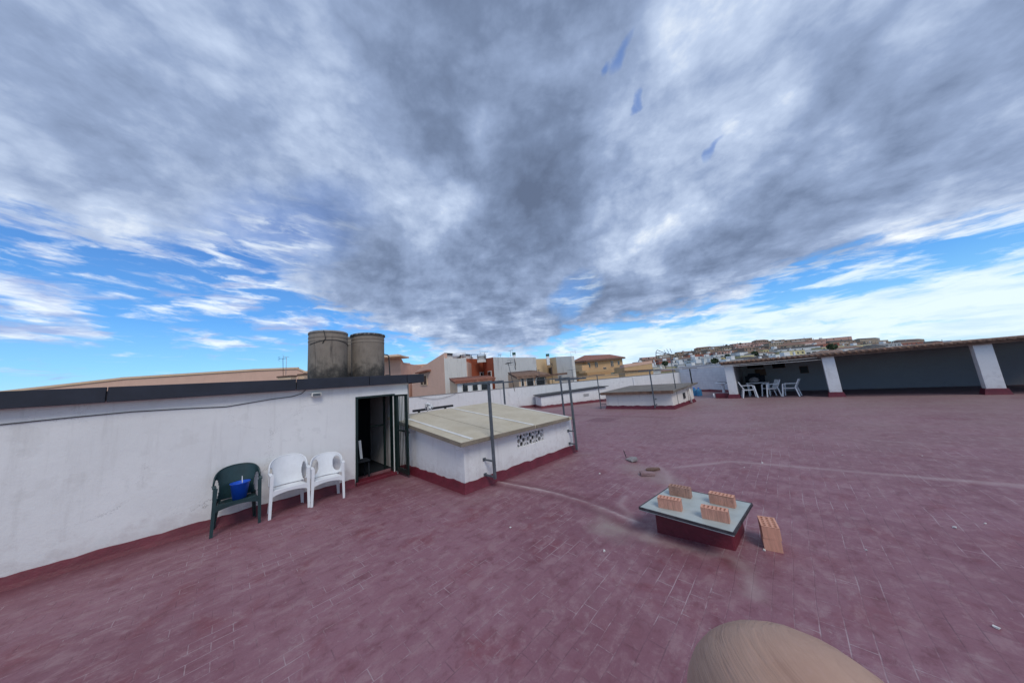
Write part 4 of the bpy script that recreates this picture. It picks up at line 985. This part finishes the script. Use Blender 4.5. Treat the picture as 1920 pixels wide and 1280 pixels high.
# ================================================================== ANTENNAS
def antenna(base, top, label, boom=(1, 0), n=7, L=.9, el=.35, mr=.018, tilt=0, mat=M_steel, vert=False):
    r_ = empty('tv_antenna', tuple(base), label=label, cat='antenna', group='television antennas')
    b0, t0 = Vector(base), Vector(top)
    m = MB().tube([b0, t0], mr, 8).build('mast', mat, r_)
    bd = Vector((boom[0], boom[1], tilt)).normalized(); a = t0-bd*L*.55; z = t0+bd*L*.45
    MB().tube([a, z], mr*.7, 6).build('boom', mat, r_)
    sd = bd.cross(Vector((0, 0, 1))).normalized() if not vert else Vector((0, 0, 1))
    e = MB()
    for k in range(n):
        p = a.lerp(z, k/(n-1)); w_ = el*(.55+.45*(1-k/(n-1))); e.tube([p-sd*w_/2, p+sd*w_/2], mr*.4, 5)
    rf = a; e.tube([rf+Vector((0, 0, .16))-sd*el*.5, rf+Vector((0, 0, .16))+sd*el*.5], mr*.4, 5); e.tube([rf+Vector((0, 0, -.16))-sd*el*.5, rf+Vector((0, 0, -.16))+sd*el*.5], mr*.4, 5); e.tube([rf+Vector((0, 0, -.16)), rf+Vector((0, 0, .16))], mr*.5, 5)
    e.build('elements', mat, r_)
    return r_
# mast on the far skylight carrying a wide aerial
def big_aerial():
    r_ = empty('tv_antenna', (-4.16, 15.9, .1), label='tall mast at the far skylight with a looped aerial and slanted rods', cat='antenna', group='television antennas')
    T = Vector((-4.16, 15.9, 2.62)); MB().tube([(-4.16, 15.9, .1), T], .022, 8).build('mast', M_steel, r_)
    MB().bar((-4.16, 15.9, .62), (-4.45, 15.9, .62), .03, .03).build('bracket', M_steel, r_)
    def at3(px, py): return site(px, py, 14.1)
    b = MB(); b.tube([at3(1259, 664), at3(1247, 662), at3(1232, 656), at3(1230, 660), at3(1230, 667)], .016, 6); b.tube([at3(1247, 664), at3(1230, 661)], .014, 6); b.tube([at3(1246, 662), at3(1256, 664), at3(1262, 665)], .03, 6)
    b.build('loop', M_steel, r_)
    e = MB()
    for (x0, y0, x1, y1) in ((1245, 656, 1249, 663), (1250, 654, 1255, 663), (1256, 653, 1260, 662)): e.tube([at3(x0, y0), at3(x1, y1)], .011, 5)
    e.build('elements', M_steel, r_)
big_aerial()
def A(px0, py0, px1, py1, dep, label, **k):
    b0 = site(px0, py0, dep); t0 = site(px1, py1, dep); return antenna(b0, t0, label, **k)
A(967, 741, 953, 681, 20.1, 'leaning mast with a fishbone aerial on the parapet, before the white house', boom=(-.9, .5), L=1.1, el=.5, n=9, mat=M_dsteel)
A(1015, 745, 1010, 693, 20.8, 'thin upright mast at the parapet beside the pergola', boom=(.5, .8), L=.3, el=.15, n=3, mat=M_dsteel)
A(1038, 737, 1033, 681, 21.3, 'mast with one bent arm at the parapet, before the ochre house', boom=(-.8, .5), L=.6, el=.12, n=3, tilt=.6, mat=M_dsteel)
A(1077, 727, 1072, 693, 21.8, 'parapet mast with a star of aerial rods, before the villa', boom=(-1, .4), L=1.0, el=.6, n=4, mat=M_steel)

# ================================================================== TOWN BEYOND
GZ = -9.0
def on_face(px, py, A_, B_):         # where the sight line meets the vertical plane through A-B
    d = ray(px, py); n = Vector((-(B_.y-A_.y), B_.x-A_.x, 0)); t_ = (Vector((A_.x, A_.y, 0))-CP).dot(n)/d.dot(n); return CP+d*t_
def house(name, front, mat, label, back=7, cat='house', roofmat=None, cornice=None, wins=(), group=None, gz=GZ, parapet=True, winmat=M_glassd, mats=None):
    """front: plan corners given as (px, top py, depth), left to right; wins: (face, px0, py0, px1, py1, frame material)"""
    F_ = [site(p[0], p[1], p[2]) for p in front]; n = len(F_)
    away = Vector((CF.x, CF.y, 0)).normalized()
    B_ = [F_[-1]+away*back, F_[0]+away*back]
    for b, f in zip(B_, (F_[-1], F_[0])): b.z = f.z
    r_ = empty(name, (F_[0].x, F_[0].y, gz), label=label, cat=cat, group=group)
    if mats:      # separately painted faces
        for i in range(n-1):
            a, b = F_[i], F_[i+1]; d = (b-a); nn = Vector((-d.y, d.x, 0)).normalized()*.35
            MB().prism([(a.x, a.y), (b.x, b.y), (b.x+nn.x, b.y+nn.y), (a.x+nn.x, a.y+nn.y)], gz, [a.z, b.z, b.z, a.z]).build('wall', mats[i], r_)
        pts = [p+away*.5 for p in F_]+B_
        MB().prism([(p.x, p.y) for p in pts], gz, [p.z-.3 for p in pts]).build('core', mat, r_)
    else:
        pts = F_+B_; MB().prism([(p.x, p.y) for p in pts], gz, [p.z for p in pts]).build('wall', mat, r_)
    if cornice:
        c = MB(); h, ov, cm = cornice
        for i in range(n-1):
            a, b = F_[i], F_[i+1]; d = (b-a).normalized(); nn = Vector((d.y, -d.x, 0))*ov; a2 = a-d*ov; b2 = b+d*ov
            c.prism([(a2.x+nn.x, a2.y+nn.y), (b2.x+nn.x, b2.y+nn.y), (b2.x-nn.x, b2.y-nn.y), (a2.x-nn.x, a2.y-nn.y)], [a.z-h/2+i*.003, b.z-h/2+i*.003, b.z-h/2+i*.003, a.z-h/2+i*.003], [a.z+h/2, b.z+h/2, b.z+h/2, a.z+h/2])
        c.build('cornice', cm, r_)
    for (fi, x0, y0, x1, y1, fm) in wins:
        a, b = F_[fi], F_[fi+1]; p = on_face(x0, y0, a, b); q = on_face(x1, y1, a, b); d = (b-a); d.z = 0; d.normalize(); nn = Vector((d.y, -d.x, 0))
        zc = (p.z+q.z)/2; hh = abs(p.z-q.z); ww = (Vector((q.x-p.x, q.y-p.y))).length; c = (p+q)/2; rz = math.atan2(d.y, d.x)
        w = MB().box((c.x+nn.x*.02, c.y+nn.y*.02, zc), (ww+.16, .12, hh+.16), rz).build('window', fm or M_flash, r_)
        sub('pane', MB().box((c.x+nn.x*.07, c.y+nn.y*.07, zc), (ww, .05, hh), rz), winmat, w)
        if ww > .8: sub('mullion', MB().box((c.x+nn.x*.10, c.y+nn.y*.10, zc), (.07, .04, hh), rz), fm or M_flash, w)
    return r_, F_
def bx(px, py, dep, w, d, h, rz=None):   # box standing with its top at the pixel
    p = site(px, py, dep); return MB().box((p.x, p.y, p.z-h/2), (w, d, h), rz if rz is not None else YAW)

h1, _ = house('terraced_house', [(-60, 742, 26), (230, 709, 30), (480, 693, 33), (558, 690, 34), (571, 697, 34.3), (600, 696, 35)], M_salmon, 'long low salmon house behind the left side of the stair house roof', back=9, cornice=(.22, .12, M_peach))
for i, (a, b_, y_, d_, lb) in enumerate(((523, 554, 704.5, 24, 'broad stubby chimney with tiled cap left of the water tanks'), (562, 577, 701, 25, 'stubby chimney with tiled cap half behind the left water tank'))):
    p = site((a+b_)/2, y_, d_); w = (b_-a)/520*d_*.8; r_ = empty('chimney', (p.x, p.y, GZ), label=lb, cat='chimney', group='chimneys left of the water tanks')
    MB().box((p.x, p.y, (p.z-.12+GZ)/2), (w, .6, p.z-.12-GZ), YAW).build('stack', M_peach, r_); MB().box((p.x, p.y, p.z-.05), (w*1.08, .75, .12), YAW).build('cap', M_wood, r_)
A(531, 705, 530.5, 672, 24, 'thin double aerial mast left of the water tanks', boom=(.4, 1), L=.5, el=.6, n=4, mat=M_dsteel)
A(536, 703, 537, 669, 24.5, 'fainter aerial mast right beside the double one left of the tanks', boom=(.4, 1), L=.4, el=.5, n=3, mat=M_wirel)
house('terraced_house', [(690, 674, 28), (751, 671.5, 28.5), (756, 681, 29), (768, 682, 30)], M_salmon, 'salmon house with a jutting flat cornice just right of the water tanks', back=6, cornice=(.16, .05, M_salmon))
c = bx(727, 669.5, 27.9, 3.4, 2.4, .14).build('roof_slab', M_peach); tag(c, 'projecting flat roof slab topping the salmon house beside the tanks', 'roof slab')
c = bx(728, 666, 29.5, 2.4, 1, .5).build('roof_box', M_stain); tag(c, 'small pale box on top of the salmon house beside the tanks', 'roof box')
house('terraced_house', [(750, 686, 33), (800, 683, 34)], M_salmon, 'low salmon wall of a house between the cornice and the gable', back=6, cornice=(.12, .05, M_peach))
gb, gf = house('terraced_house', [(772, 702, 27.6), (797, 684, 26.3), (832, 662, 24.5), (833.5, 671.5, 24.45), (874, 671.5, 26.3)], M_salmon, 'salmon party wall house whose stained white flank faces right',
               back=6, mats=[M_salmon, M_salmon, M_stain, M_stain], wins=((1, 790, 705, 801, 720, M_peach),))
a_ = on_face(786, 699, gf[1], gf[2]); b_ = on_face(808, 694, gf[1], gf[2]); nn = Vector(((gf[2]-gf[1]).y, -(gf[2]-gf[1]).x, 0)).normalized()
MB().bar(a_+nn*.2, b_+nn*.2, .5, .12).build('canopy', M_roof, gb)
house('terraced_house', [(858, 663.5, 32), (880, 665.5, 32.5)], M_stain, 'pale grey rooftop hut peeking over the white flank', back=3, cornice=(.15, .1, M_dsteel))
house('terraced_house', [(836, 663, 30), (851, 664.5, 30)], M_stain, 'small grey roof hut with a dark lid behind the salmon gable', back=3, cornice=(.2, .15, M_dsteel))
def tanksil(px, py, dep, label):
    p = site(px, py, dep); r_ = empty('solar_heater', tuple(p), label=label, cat='water heater')
    MB().tube([(p.x-.5, p.y-.4, p.z), (p.x+.5, p.y+.4, p.z)], .28, 12).build('cylinder', M_chair, r_); MB().bar((p.x-.3, p.y-.5, p.z-.7), (p.x+.3, p.y+.1, p.z-.1), 1.0, .08).build('collector', M_black, r_)
tanksil(861, 666, 29.5, 'white cylinder solar heater with dark panel above the stained flank')
rd, rf = house('terraced_house', [(872, 672, 28.5), (905, 672.5, 31), (912, 671.5, 29.2), (925.5, 669.5, 27.6)], M_red, 'brick red house with a recessed front between two white flanks', back=6,
               wins=((0, 900, 698.5, 909, 707, M_stain), (2, 916, 697, 922, 707, M_stain)))
# roof terrace rail on the red house
rr = MB(); 
for px in (868, 884, 896, 910): rr.bar(site(px, 673, 29), site(px-.3, 664.5, 29), .05, .05)
rr.bar(site(862, 665.3, 29), site(912, 664.3, 29), .05, .05); rr.bar(site(868, 670, 29), site(912, 668.5, 29), .04, .04)
tag(rr.build('roof_railing', M_steel), 'thin metal railing frame on the roof of the red house', 'railing')
tag(bx(903, 667, 29.5, .9, .7, .7).build('roof_tank', M_stain), 'pale square tank on the roof of the red house', 'tank')
A(908, 672, 908, 660, 29, 'aerial on the red house roof beside the pale tank', boom=(.7, .7), L=.8, el=.5, n=4, mat=M_dsteel)
whb, _ = house('terraced_house', [(924.5, 669.5, 27.5), (966, 670, 26.2), (1004.5, 669.8, 25.2)], M_stain, 'tall cracked off white house with blank flank in the middle', back=6)
cr = [site(px, py, 26.2-.0) for px, py in ((964, 672), (966.5, 682), (965.6, 688), (968, 696))]
MB().tube([p-CF*.12 for p in cr], .03, 5).build('crack', M_black, whb)
for (px, y0, dep, lb) in ((963.5, 662, 26.6, 'stubby chimney with green cowl on the cracked white house'), (1026.5, 664.5, 29, 'stubby chimney with green cowl on the ochre house')):
    p = site(px, y0, dep); r_ = empty('chimney', tuple(p), label=lb, cat='chimney', group='chimneys with green cowls'); w = .30
    MB().box((p.x, p.y, p.z-.6), (w, w, 1.0), YAW).build('stack', M_chair, r_); MB().box((p.x, p.y, p.z-.06), (w*1.1, w*1.1, .24), YAW).build('cowl', M_awn, r_)
A(957, 668, 957, 657, 26, 'small aerial on the cracked white house beside its chimney', boom=(-1, .2), L=.6, el=.4, n=4, mat=M_wirel)
A(938, 669, 937.5, 665, 26, 'tiny aerial stub on the roof edge of the cracked white house', boom=(.6, .6), L=.3, el=.2, n=3, mat=M_dsteel)
oc, _ = house('terraced_house', [(1003.5, 672.5, 29.5), (1024, 672, 30.2), (1042, 669, 28.2), (1071.5, 667.5, 26.5)], M_yellow, 'yellow ochre house with a recessed door and a blank white end', back=6,
              mats=[M_yellow, M_yellow, M_stain], wins=((1, 1030, 690.5, 1036, 702, M_wood),))
A(1075, 685, 1069.5, 660, 27.5, 'white aerial on the end of the ochre house roof', boom=(-1, -.3), L=.9, el=.5, n=4, mat=M_flash)

# low tiled outbuildings right behind the parapet
def shed(name, L_, R_, side_px, eave, mat, frontmat, label, dep, ridge, openings, roofm, depthn=2.5):
    """front from pixel L_ to R_ at eave heights"""
    a = site(L_[0], L_[1], dep[0]); b = site(R_[0], R_[1], dep[1]); c = site(side_px[0], side_px[1], dep[2])
    r_ = empty(name, (a.x, a.y, GZ), label=label, cat='outbuilding')
    d = (b-a); d.z = 0; d.normalize(); nn = Vector((-d.y, d.x, 0))
    bk2 = b+(c-a)
    MB().prism([(a.x, a.y), (b.x, b.y), (bk2.x, bk2.y), (c.x, c.y)], GZ, [a.z-.08, b.z-.08, bk2.z-.1, c.z-.1]).build('wall', mat, r_)
    e = nn*-.04; MB().prism([(a.x+e.x, a.y+e.y), (b.x+e.x, b.y+e.y), (b.x+e.x/9, b.y+e.y/9), (a.x+e.x/9, a.y+e.y/9)], GZ, [a.z-.1]*1+[b.z-.1]+[b.z-.1]+[a.z-.1]).build('front_wall', frontmat, r_)
    o_ = nn*-.25; rl = [site(p[0], p[1], p[2]) for p in ridge]
    vs = [a+o_-d*.2, b+o_+d*.2]+rl[::-1]; th = Vector((0, 0, .12)); n_ = len(vs)
    rf_ = MB().add([v for v in vs]+[v-th for v in vs], [tuple(range(n_)), tuple(range(2*n_-1, n_-1, -1))]+[(i, i+n_, (i+1) % n_+n_, (i+1) % n_) for i in range(n_)]).build('roof', roofm, r_)
    tl = MB(); m_ = 26
    for k in range(m_+1):
        t_ = k/m_; p = vs[0].lerp(vs[1], t_); q = rl[0].lerp(rl[-1], t_); tl.tube([p+Vector((0, 0, .03)), q+Vector((0, 0, .03))], .055, 6)
    sub('tile_rows', tl, roofm, rf_)
    for (x0, y0, x1, y1) in openings:
        p = on_face(x0, y0, a+e, b+e); q = on_face(x1, y1, a+e, b+e); cc = (p+q)/2; ww = (Vector((q.x-p.x, q.y-p.y))).length; rz = math.atan2(d.y, d.x)
        w = MB().box((cc.x-nn.x*.02, cc.y-nn.y*.02, cc.z), (ww+.1, .06, abs(p.z-q.z)+.1), rz).build('window', M_stain, r_); sub('pane', MB().box((cc.x-nn.x*.06, cc.y-nn.y*.06, cc.z), (ww, .03, abs(p.z-q.z)), rz), M_glassd, w)
    return r_
shed('tiled_outbuilding', (857, 716), (922, 710), (843, 711), None, M_peach, M_white, 'low white outbuilding with three dark windows under a red tile roof', (20.6, 21.6, 22.4), [(843, 710.2, 22.4), (914, 704.8, 23.6)],
     [(867, 720, 877, 733), (885.5, 718.5, 895.5, 731), (902, 716.5, 913, 729.5)], M_roof)
shed('tiled_outbuilding', (972, 707), (1024, 703), (952, 700), None, M_peach, M_peach, 'peach outbuilding with brown tile roof and deep dark openings', (21.2, 22.0, 24.0), [(953, 699.5, 24.0), (999, 695, 25.5)],
     [(977, 710, 982, 723), (987, 709.5, 1000, 722.5), (1005, 707.5, 1021, 721)], M_roofb)
def pergola():
    p0 = site(1003, 706, 21.6); p1 = site(1056, 700.5, 22.6); r_ = empty('pergola', (p0.x, p0.y, GZ), label='dark timber canopy reaching from the peach outbuilding to a white post', cat='pergola')
    MB().bar(p0, p1, 1.2, .14).build('canopy', M_wood, r_); q = site(1050, 703, 22.5); MB().box((q.x, q.y, (q.z+GZ)/2), (.2, .2, q.z-GZ-.1), YAW).build('post', M_white, r_)
    q2 = site(1002, 706, 21.5); q3 = site(1010, 700, 21.5); MB().bar(site(1002, 722, 21.5), site(1008, 703, 21.5), .07, .07).build('brace', M_stain, r_)
pergola()
house('low_wall', [(1030, 709, 24), (1050, 708, 24)], M_yellow, 'small yellow wall segment under the timber canopy', back=2, cat='wall')
house('terraced_house', [(1085, 706, 30), (1112, 704, 31), (1160, 700, 33)], M_ochre, 'lower ochre terrace below the villa, behind the parapet', back=5)

# the villa
def villa():
    L_, C_, R_ = (1072, 676, 55), (1098, 675.5, 52), (1166, 669, 60)
    r_, F_ = house('villa', [L_, C_, R_], M_ochre, 'ochre two storey villa with a hipped dark red tile roof', back=14, cat='villa',
                   wins=((1, 1101, 680, 1106.5, 688.5, M_peach), (1, 1114.5, 679, 1120.5, 688, M_peach), (1, 1130.5, 688.5, 1136.5, 694, M_peach), (1, 1144, 677, 1150, 686.5, M_peach), (1, 1157, 676.5, 1161.5, 683, M_peach)))
    e = [site(1069.5, 678.5, 56), site(1097, 675.5, 51), site(1171, 669, 60), site(1150, 668, 76), site(1080, 674, 74)]
    z_ = sum(p.z for p in e)/5
    rg = [site(1096, 666, 62), site(1143, 664.2, 66)]
    vs = [*e, *rg]; fs = [(0, 1, 5), (1, 2, 6, 5), (2, 3, 6), (3, 4, 5, 6), (4, 0, 5), (4, 3, 2, 1, 0)]
    MB().add(vs, fs).build('roof', M_roof, r_)
    fa = MB(); 
    for i in (0, 1): fa.bar(e[i]-Vector((0, 0, .18)), e[i+1]-Vector((0, 0, .18)), .35, .36)
    fa.build('eaves', M_wood, r_)
    b0, b1 = site(1072, 691, 53.5), site(1098, 690, 50); MB().bar(b0, b1, 1.6, 1.1).build('balcony', M_ochre, r_)
    f2 = site(1092, 697.5, 48), site(1172, 690.5, 56); MB().bar(f2[0], f2[1], 1.4, .35).build('band', M_ochre, r_)
    m = MB().bar(site(1143, 707, 47), site(1163, 704, 50), .1, 1.4); m = MB(); a, b, c, d = site(1145, 699, 49), site(1159, 697.5, 50), site(1164, 704, 47.5), site(1150, 707, 46.5)
    m.add([a, b, c, d, a-Vector((0, 0, .1)), b-Vector((0, 0, .1)), c-Vector((0, 0, .1)), d-Vector((0, 0, .1))], [(0, 1, 2, 3), (7, 6, 5, 4), (0, 4, 5, 1), (1, 5, 6, 2), (2, 6, 7, 3), (3, 7, 4, 0)]); m.build('awning', M_awn, r_)
villa()
an, _ = house('annexe', [(1163, 688, 46), (1170, 686, 44), (1222, 678.5, 50)], M_ochre, 'plain ochre annexe with a terracotta coloured parapet right of the villa', back=3, cat='house', cornice=(.5, .06, M_salmon))
p0, p1 = site(1168, 696, 43.4), site(1223, 692.5, 49.3); MB().bar(p0, p1, .25, .12).build('ledge', M_wood, an)

# ---- hillside: terrain and rows of houses
def hzy(x): return 715.6-.083*(x-960)
def skyl(x):
    P_ = [(-200, 735), (300, 735), (700, 715), (1100, 690), (1180, 676), (1205, 671), (1240, 667), (1300, 657), (1330, 651), (1380, 645), (1425, 639), (1500, 636), (1600, 634), (1750, 640), (2100, 640)]
    for (a, ya), (b, yb) in zip(P_[:-1], P_[1:]):
        if a <= x <= b: return ya+(yb-ya)*(x-a)/(b-a)
    return P_[-1][1]
ROWS = [95, 130, 170, 220, 280, 350, 430]
def row_top(x, k): t_ = k/(len(ROWS)-1); near = hzy(x)+3; return near+(skyl(x)-near)*(t_**.8)
HT = [5.2, 5.6, 6.0, 6.5, 7, 7.5, 8]
def terrain():
    vs = []; fs = []; xs = list(range(1020, 2300, 20))
    for k, dep in enumerate([40]+ROWS+[520, 900]):
        for x in xs:
            if k == 0: p = site(x, 700, dep); p.z = GZ
            elif k <= len(ROWS):
                p = site(x, row_top(x, k-1), dep); f = min(1, max(0, (x-1120)/100)); p.z = (p.z-HT[k-1]-1.5)*f+GZ*(1-f)
            else:
                p = site(x, skyl(x)+4, dep); p.z = (p.z-8) if k == len(ROWS)+1 else -20
                if x < 1150: p.z = GZ
            vs.append(p)
    n = len(xs)
    for k in range(len(ROWS)+2):
        for i in range(n-1): fs.append((k*n+i, k*n+i+1, (k+1)*n+i+1, (k+1)*n+i))
    tag(MB().add(vs, fs, True).build('hillside', plain('hill_scrub', (.11, .105, .07), .95, var=.5, scale=.25)), kind='structure')
terrain()
g_ = MB().add([(-4000, -4000, GZ-.3), (4000, -4000, GZ-.3), (4000, 4000, GZ-.3), (-4000, 4000, GZ-.3)], [(0, 1, 2, 3)]).build('ground', plain('town_ground', (.20, .18, .16), .95, var=.3, scale=.05)); tag(g_, kind='structure')

far_cols = {'white': plain('far_white', (.66, .65, .63), .9, scale=.5), 'cream': plain('far_cream', (.60, .54, .43), .9, scale=.5), 'brown': plain('far_brown', (.28, .20, .15), .9, scale=.5), 'brick red': plain('far_red', (.36, .13, .09), .9, scale=.5), 'pink': plain('far_pink', (.50, .30, .25), .9, scale=.5), 'tan': plain('far_tan', (.36, .29, .22), .9, scale=.5), 'pale yellow': plain('far_yellow', (.60, .52, .28), .9, scale=.5), 'grey': plain('far_grey', (.40, .40, .41), .9, scale=.5)}
roofs = {'terracotta': M_roof, 'brown': M_roofb, 'dark': M_roofd}
def town():
    rng = random.Random(11); cnt = 0
    for k in range(len(ROWS)-1, -1, -1):
        dep = ROWS[k]; x = 1186+rng.uniform(0, 6) if k < 5 else 1200
        x1 = 1760
        j = 0
        while x < x1:
            scale = 1 if x < 1445 else 2.2
            w = {0: 30, 1: 26, 2: 22, 3: 20, 4: 22, 5: 26, 6: 30}[k]*rng.uniform(.75, 1.4)*scale
            cy = row_top(x+w/2, k)+rng.uniform(-1.6, 1.4)
            col = rng.choice(['white', 'white', 'white', 'white', 'cream', 'pale yellow', 'grey']) if k < 4 else rng.choice(['brown', 'brown', 'tan', 'pink', 'white', 'brick red'] if k < 5 else ['brown', 'brown', 'tan', 'pink'])
            if k in (3, 4) and 1205 < x < 1245: col = 'brick red'
            dp = dep*rng.uniform(.95, 1.05)
            c = site(x+w/2, cy, dp); W_ = w/520*dp*1.06; h = HT[k]*rng.uniform(.85, 1.1); D_ = rng.uniform(6, 9)
            rz = YAW+rng.uniform(-.35, .35)
            rm_n = rng.choice(['brown', 'dark', 'flat', 'flat', 'flat', 'flat'] if k < 4 else ['brown', 'dark', 'flat', 'flat', 'brown'])
            r_ = empty('house', (c.x, c.y, c.z-h), rz, cat='house', group='houses on the far hillside')
            pos = ('nearest', 'second', 'third', 'fourth', 'fifth', 'sixth', 'topmost')[k]; j += 1
            r_['label'] = '%s hillside house, %s roof, %s from the left in the %s row' % (col, rm_n, ORD[j-1].replace(' ', '-'), pos)
            def L(n_, mb, m, par=None):
                o = mb.build(n_, m); o.parent = par or r_; return o
            mb = MB().box((0, 0, h/2-1.5), (W_, D_, h+3)); L('wall', mb, far_cols[col])
            rh = h*.22
            if rm_n != 'flat':
                a, b = W_/2+.3, D_/2+.3; q = max(0, a-b*.9)
                vs = [(-a, -b, h), (a, -b, h), (a, b, h), (-a, b, h), (-q, 0, h+rh), (q, 0, h+rh)] if q > .2 else [(-a, -b, h), (a, -b, h), (a, b, h), (-a, b, h), (-.1, 0, h+rh), (.1, 0, h+rh)]
                L('roof', MB().add(vs, [(0, 1, 5, 4), (1, 2, 5), (2, 3, 4, 5), (3, 0, 4), (3, 2, 1, 0)]), roofs[rm_n])
            else:
                L('roof', MB().box((0, 0, h+.12), (W_+.3, D_+.3, .24)), roofs['brown'] if k > 3 else far_cols['grey'])
                if rng.random() < .6: L('roof_hut', MB().box((rng.uniform(-.2, .2)*W_, 0, h+1.1), (min(2.5, W_*.3), 2.4, 1.8)), far_cols['white'])
            if rng.random() < .5: L('chimney', MB().box((rng.uniform(-.35, .35)*W_, rng.uniform(-1, 1), h+rh*.6+.4), (.6, .6, 1.6)), far_cols['white'])
            nw = max(2, min(6, int(W_/3))); fl = 2 if h > 4.5 else 1
            for f in range(fl):
                for i in range(nw):
                    if rng.random() < .15: continue
                    wx = -W_/2+W_*(i+.5)/nw; wide = rng.choice((.9, 1.2, 2.2)); wide = min(wide, W_/nw*.75)
                    L('window', MB().box((wx, -D_/2-.01, h-1.5-2.7*f), (wide, .12, rng.choice((1.1, 1.3, 1.7)))), M_glassd)
            if rng.random() < .5: L('balcony', MB().box((rng.uniform(-.15, .15)*W_, -D_/2-.6, h-3.1), (W_*.6, 1.2, .9)), far_cols['white' if col != 'white' else 'tan'])
            x += w*rng.uniform(.98, 1.12); cnt += 1
    return cnt
_o = ['one', 'two', 'three', 'four', 'five', 'six', 'seven', 'eight', 'nine', 'ten', 'eleven', 'twelve', 'thirteen', 'fourteen', 'fifteen', 'sixteen', 'seventeen', 'eighteen', 'nineteen', 'twenty']
ORD = _o+['twenty '+x for x in _o[:9]]+['thirty']+['thirty '+x for x in _o[:9]]
town()
def far_tree(px, py, dep, s_, label):
    rng = random.Random(px); p = site(px, py, dep); r_ = empty('tree', (p.x, p.y, p.z), label=label, cat='tree', group='trees among the far hillside houses')
    t_ = MB().tube([(0, 0, -6), (0, 0, .2*s_)], [.25, .12], 6).build('trunk', M_wood); t_.parent = r_
    cr_ = MB()
    s_ = s_*.62
    for k in range(240):
        a, b, rr_ = rng.uniform(0, 6.28), rng.uniform(-1, 1), s_*rng.uniform(.3, 1)**.5
        q = Vector((rr_*math.cos(a)*math.sqrt(1-b*b), rr_*math.sin(a)*math.sqrt(1-b*b), rr_*b*.8)); e = .22*s_
        u_ = Vector((rng.uniform(-1, 1), rng.uniform(-1, 1), rng.uniform(-1, 1))).normalized(); v_ = u_.cross(Vector((rng.uniform(-1, 1), rng.uniform(-1, 1), .3))).normalized()
        cr_.add([q-u_*e, q+v_*e*.7, q+u_*e, q-v_*e*.7], [(0, 1, 2, 3)])
    o = cr_.build('crown', plain('far_foliage', (.045, .07, .03), .9, var=.4, scale=1)); o.parent = r_
for (px, py, dep, s_, lb) in ((1247, 681, 125, 2.2, 'dark round tree left of the aerial mast on the hillside'), (1292, 684, 120, 2.4, 'dark bushy tree among the yellow houses on the hillside'), (1340, 676, 125, 2.6, 'bushy tree between pale houses near the block wall'), (1365, 668, 170, 3, 'dark tree above the block wall on the hillside'), (1415, 662, 170, 3, 'dark tree above the porch roof on the hillside'), (1388, 644, 400, 2.6, 'tree silhouetted on the hill ridge above the porch'), (1362, 647, 400, 2.4, 'tree silhouetted on the hill ridge left of the porch'), (1560, 650, 170, 4, 'tree on the hillside beyond the right of the porch'), (1209, 690, 90, 2, 'dark low tree beside the ochre annexe')):
    far_tree(px, py, dep, s_, lb)

# ================================================================== HAND AT THE LENS
def hand():
    """the photographer's thumb near the lens; the rest of the hand holds the phone below and behind it"""
    def cs(r_, u_, f_): return CP+CR*r_+CU*u_+CF*f_
    chain = [((.0215, -.0480, .0305), .0126), ((.034, -.0466, .0305), .0155), ((.040, -.0560, .0270), .0138), ((.052, -.065, .020), .0130), ((.070, -.072, .008), .0145), ((.085, -.078, -.012), .021), ((.080, -.098, -.035), .024)]
    verts = [cs(*p) for p, _ in chain]; rads = [r_ for _, r_ in chain]; edges = [(i, i+1) for i in range(len(chain)-1)]
    def finger(root, pts):
        prev = root
        for (p, r_) in pts: verts.append(cs(*p)); rads.append(r_); edges.append((prev, len(verts)-1)); prev = len(verts)-1
    for k, (dx, ln) in enumerate(((0.0, 1.0), (-.002, 1.08), (.0, 1.0), (.004, .82))):
        z0 = -.022-.019*k; u0 = -.060-.004*k
        finger(5 if k < 2 else 6, [((.078+dx, u0, z0), .0105), ((.052+dx, -.048-.004*k, z0-.002), .0095), ((.052-.022*ln+dx, -.054-.004*k, z0-.003), .0088), ((.052-.038*ln+dx, -.066-.003*k, z0-.003), .0078)])
    finger(6, [((.095, -.14, -.07), .026), ((.12, -.24, -.14), .034), ((.14, -.36, -.20), .042)])
    org = verts[1].copy(); me = bpy.data.meshes.new('person'); me.from_pydata([tuple(v-org) for v in verts], edges, []); me.materials.append(M_skin)
    o = bpy.data.objects.new('person', me); COL.objects.link(o); o.location = org
    sk = o.modifiers.new('skin', 'SKIN'); sk.use_smooth_shade = True
    for i, sv_ in enumerate(me.skin_vertices[0].data): sv_.radius = (rads[i], rads[i]); sv_.use_root = (i == 6)
    ss = o.modifiers.new('sub', 'SUBSURF'); ss.levels = 3; ss.render_levels = 3
    tag(o, 'creased thumb and hand of the person holding the phone, at the lower right corner', 'person')
hand()
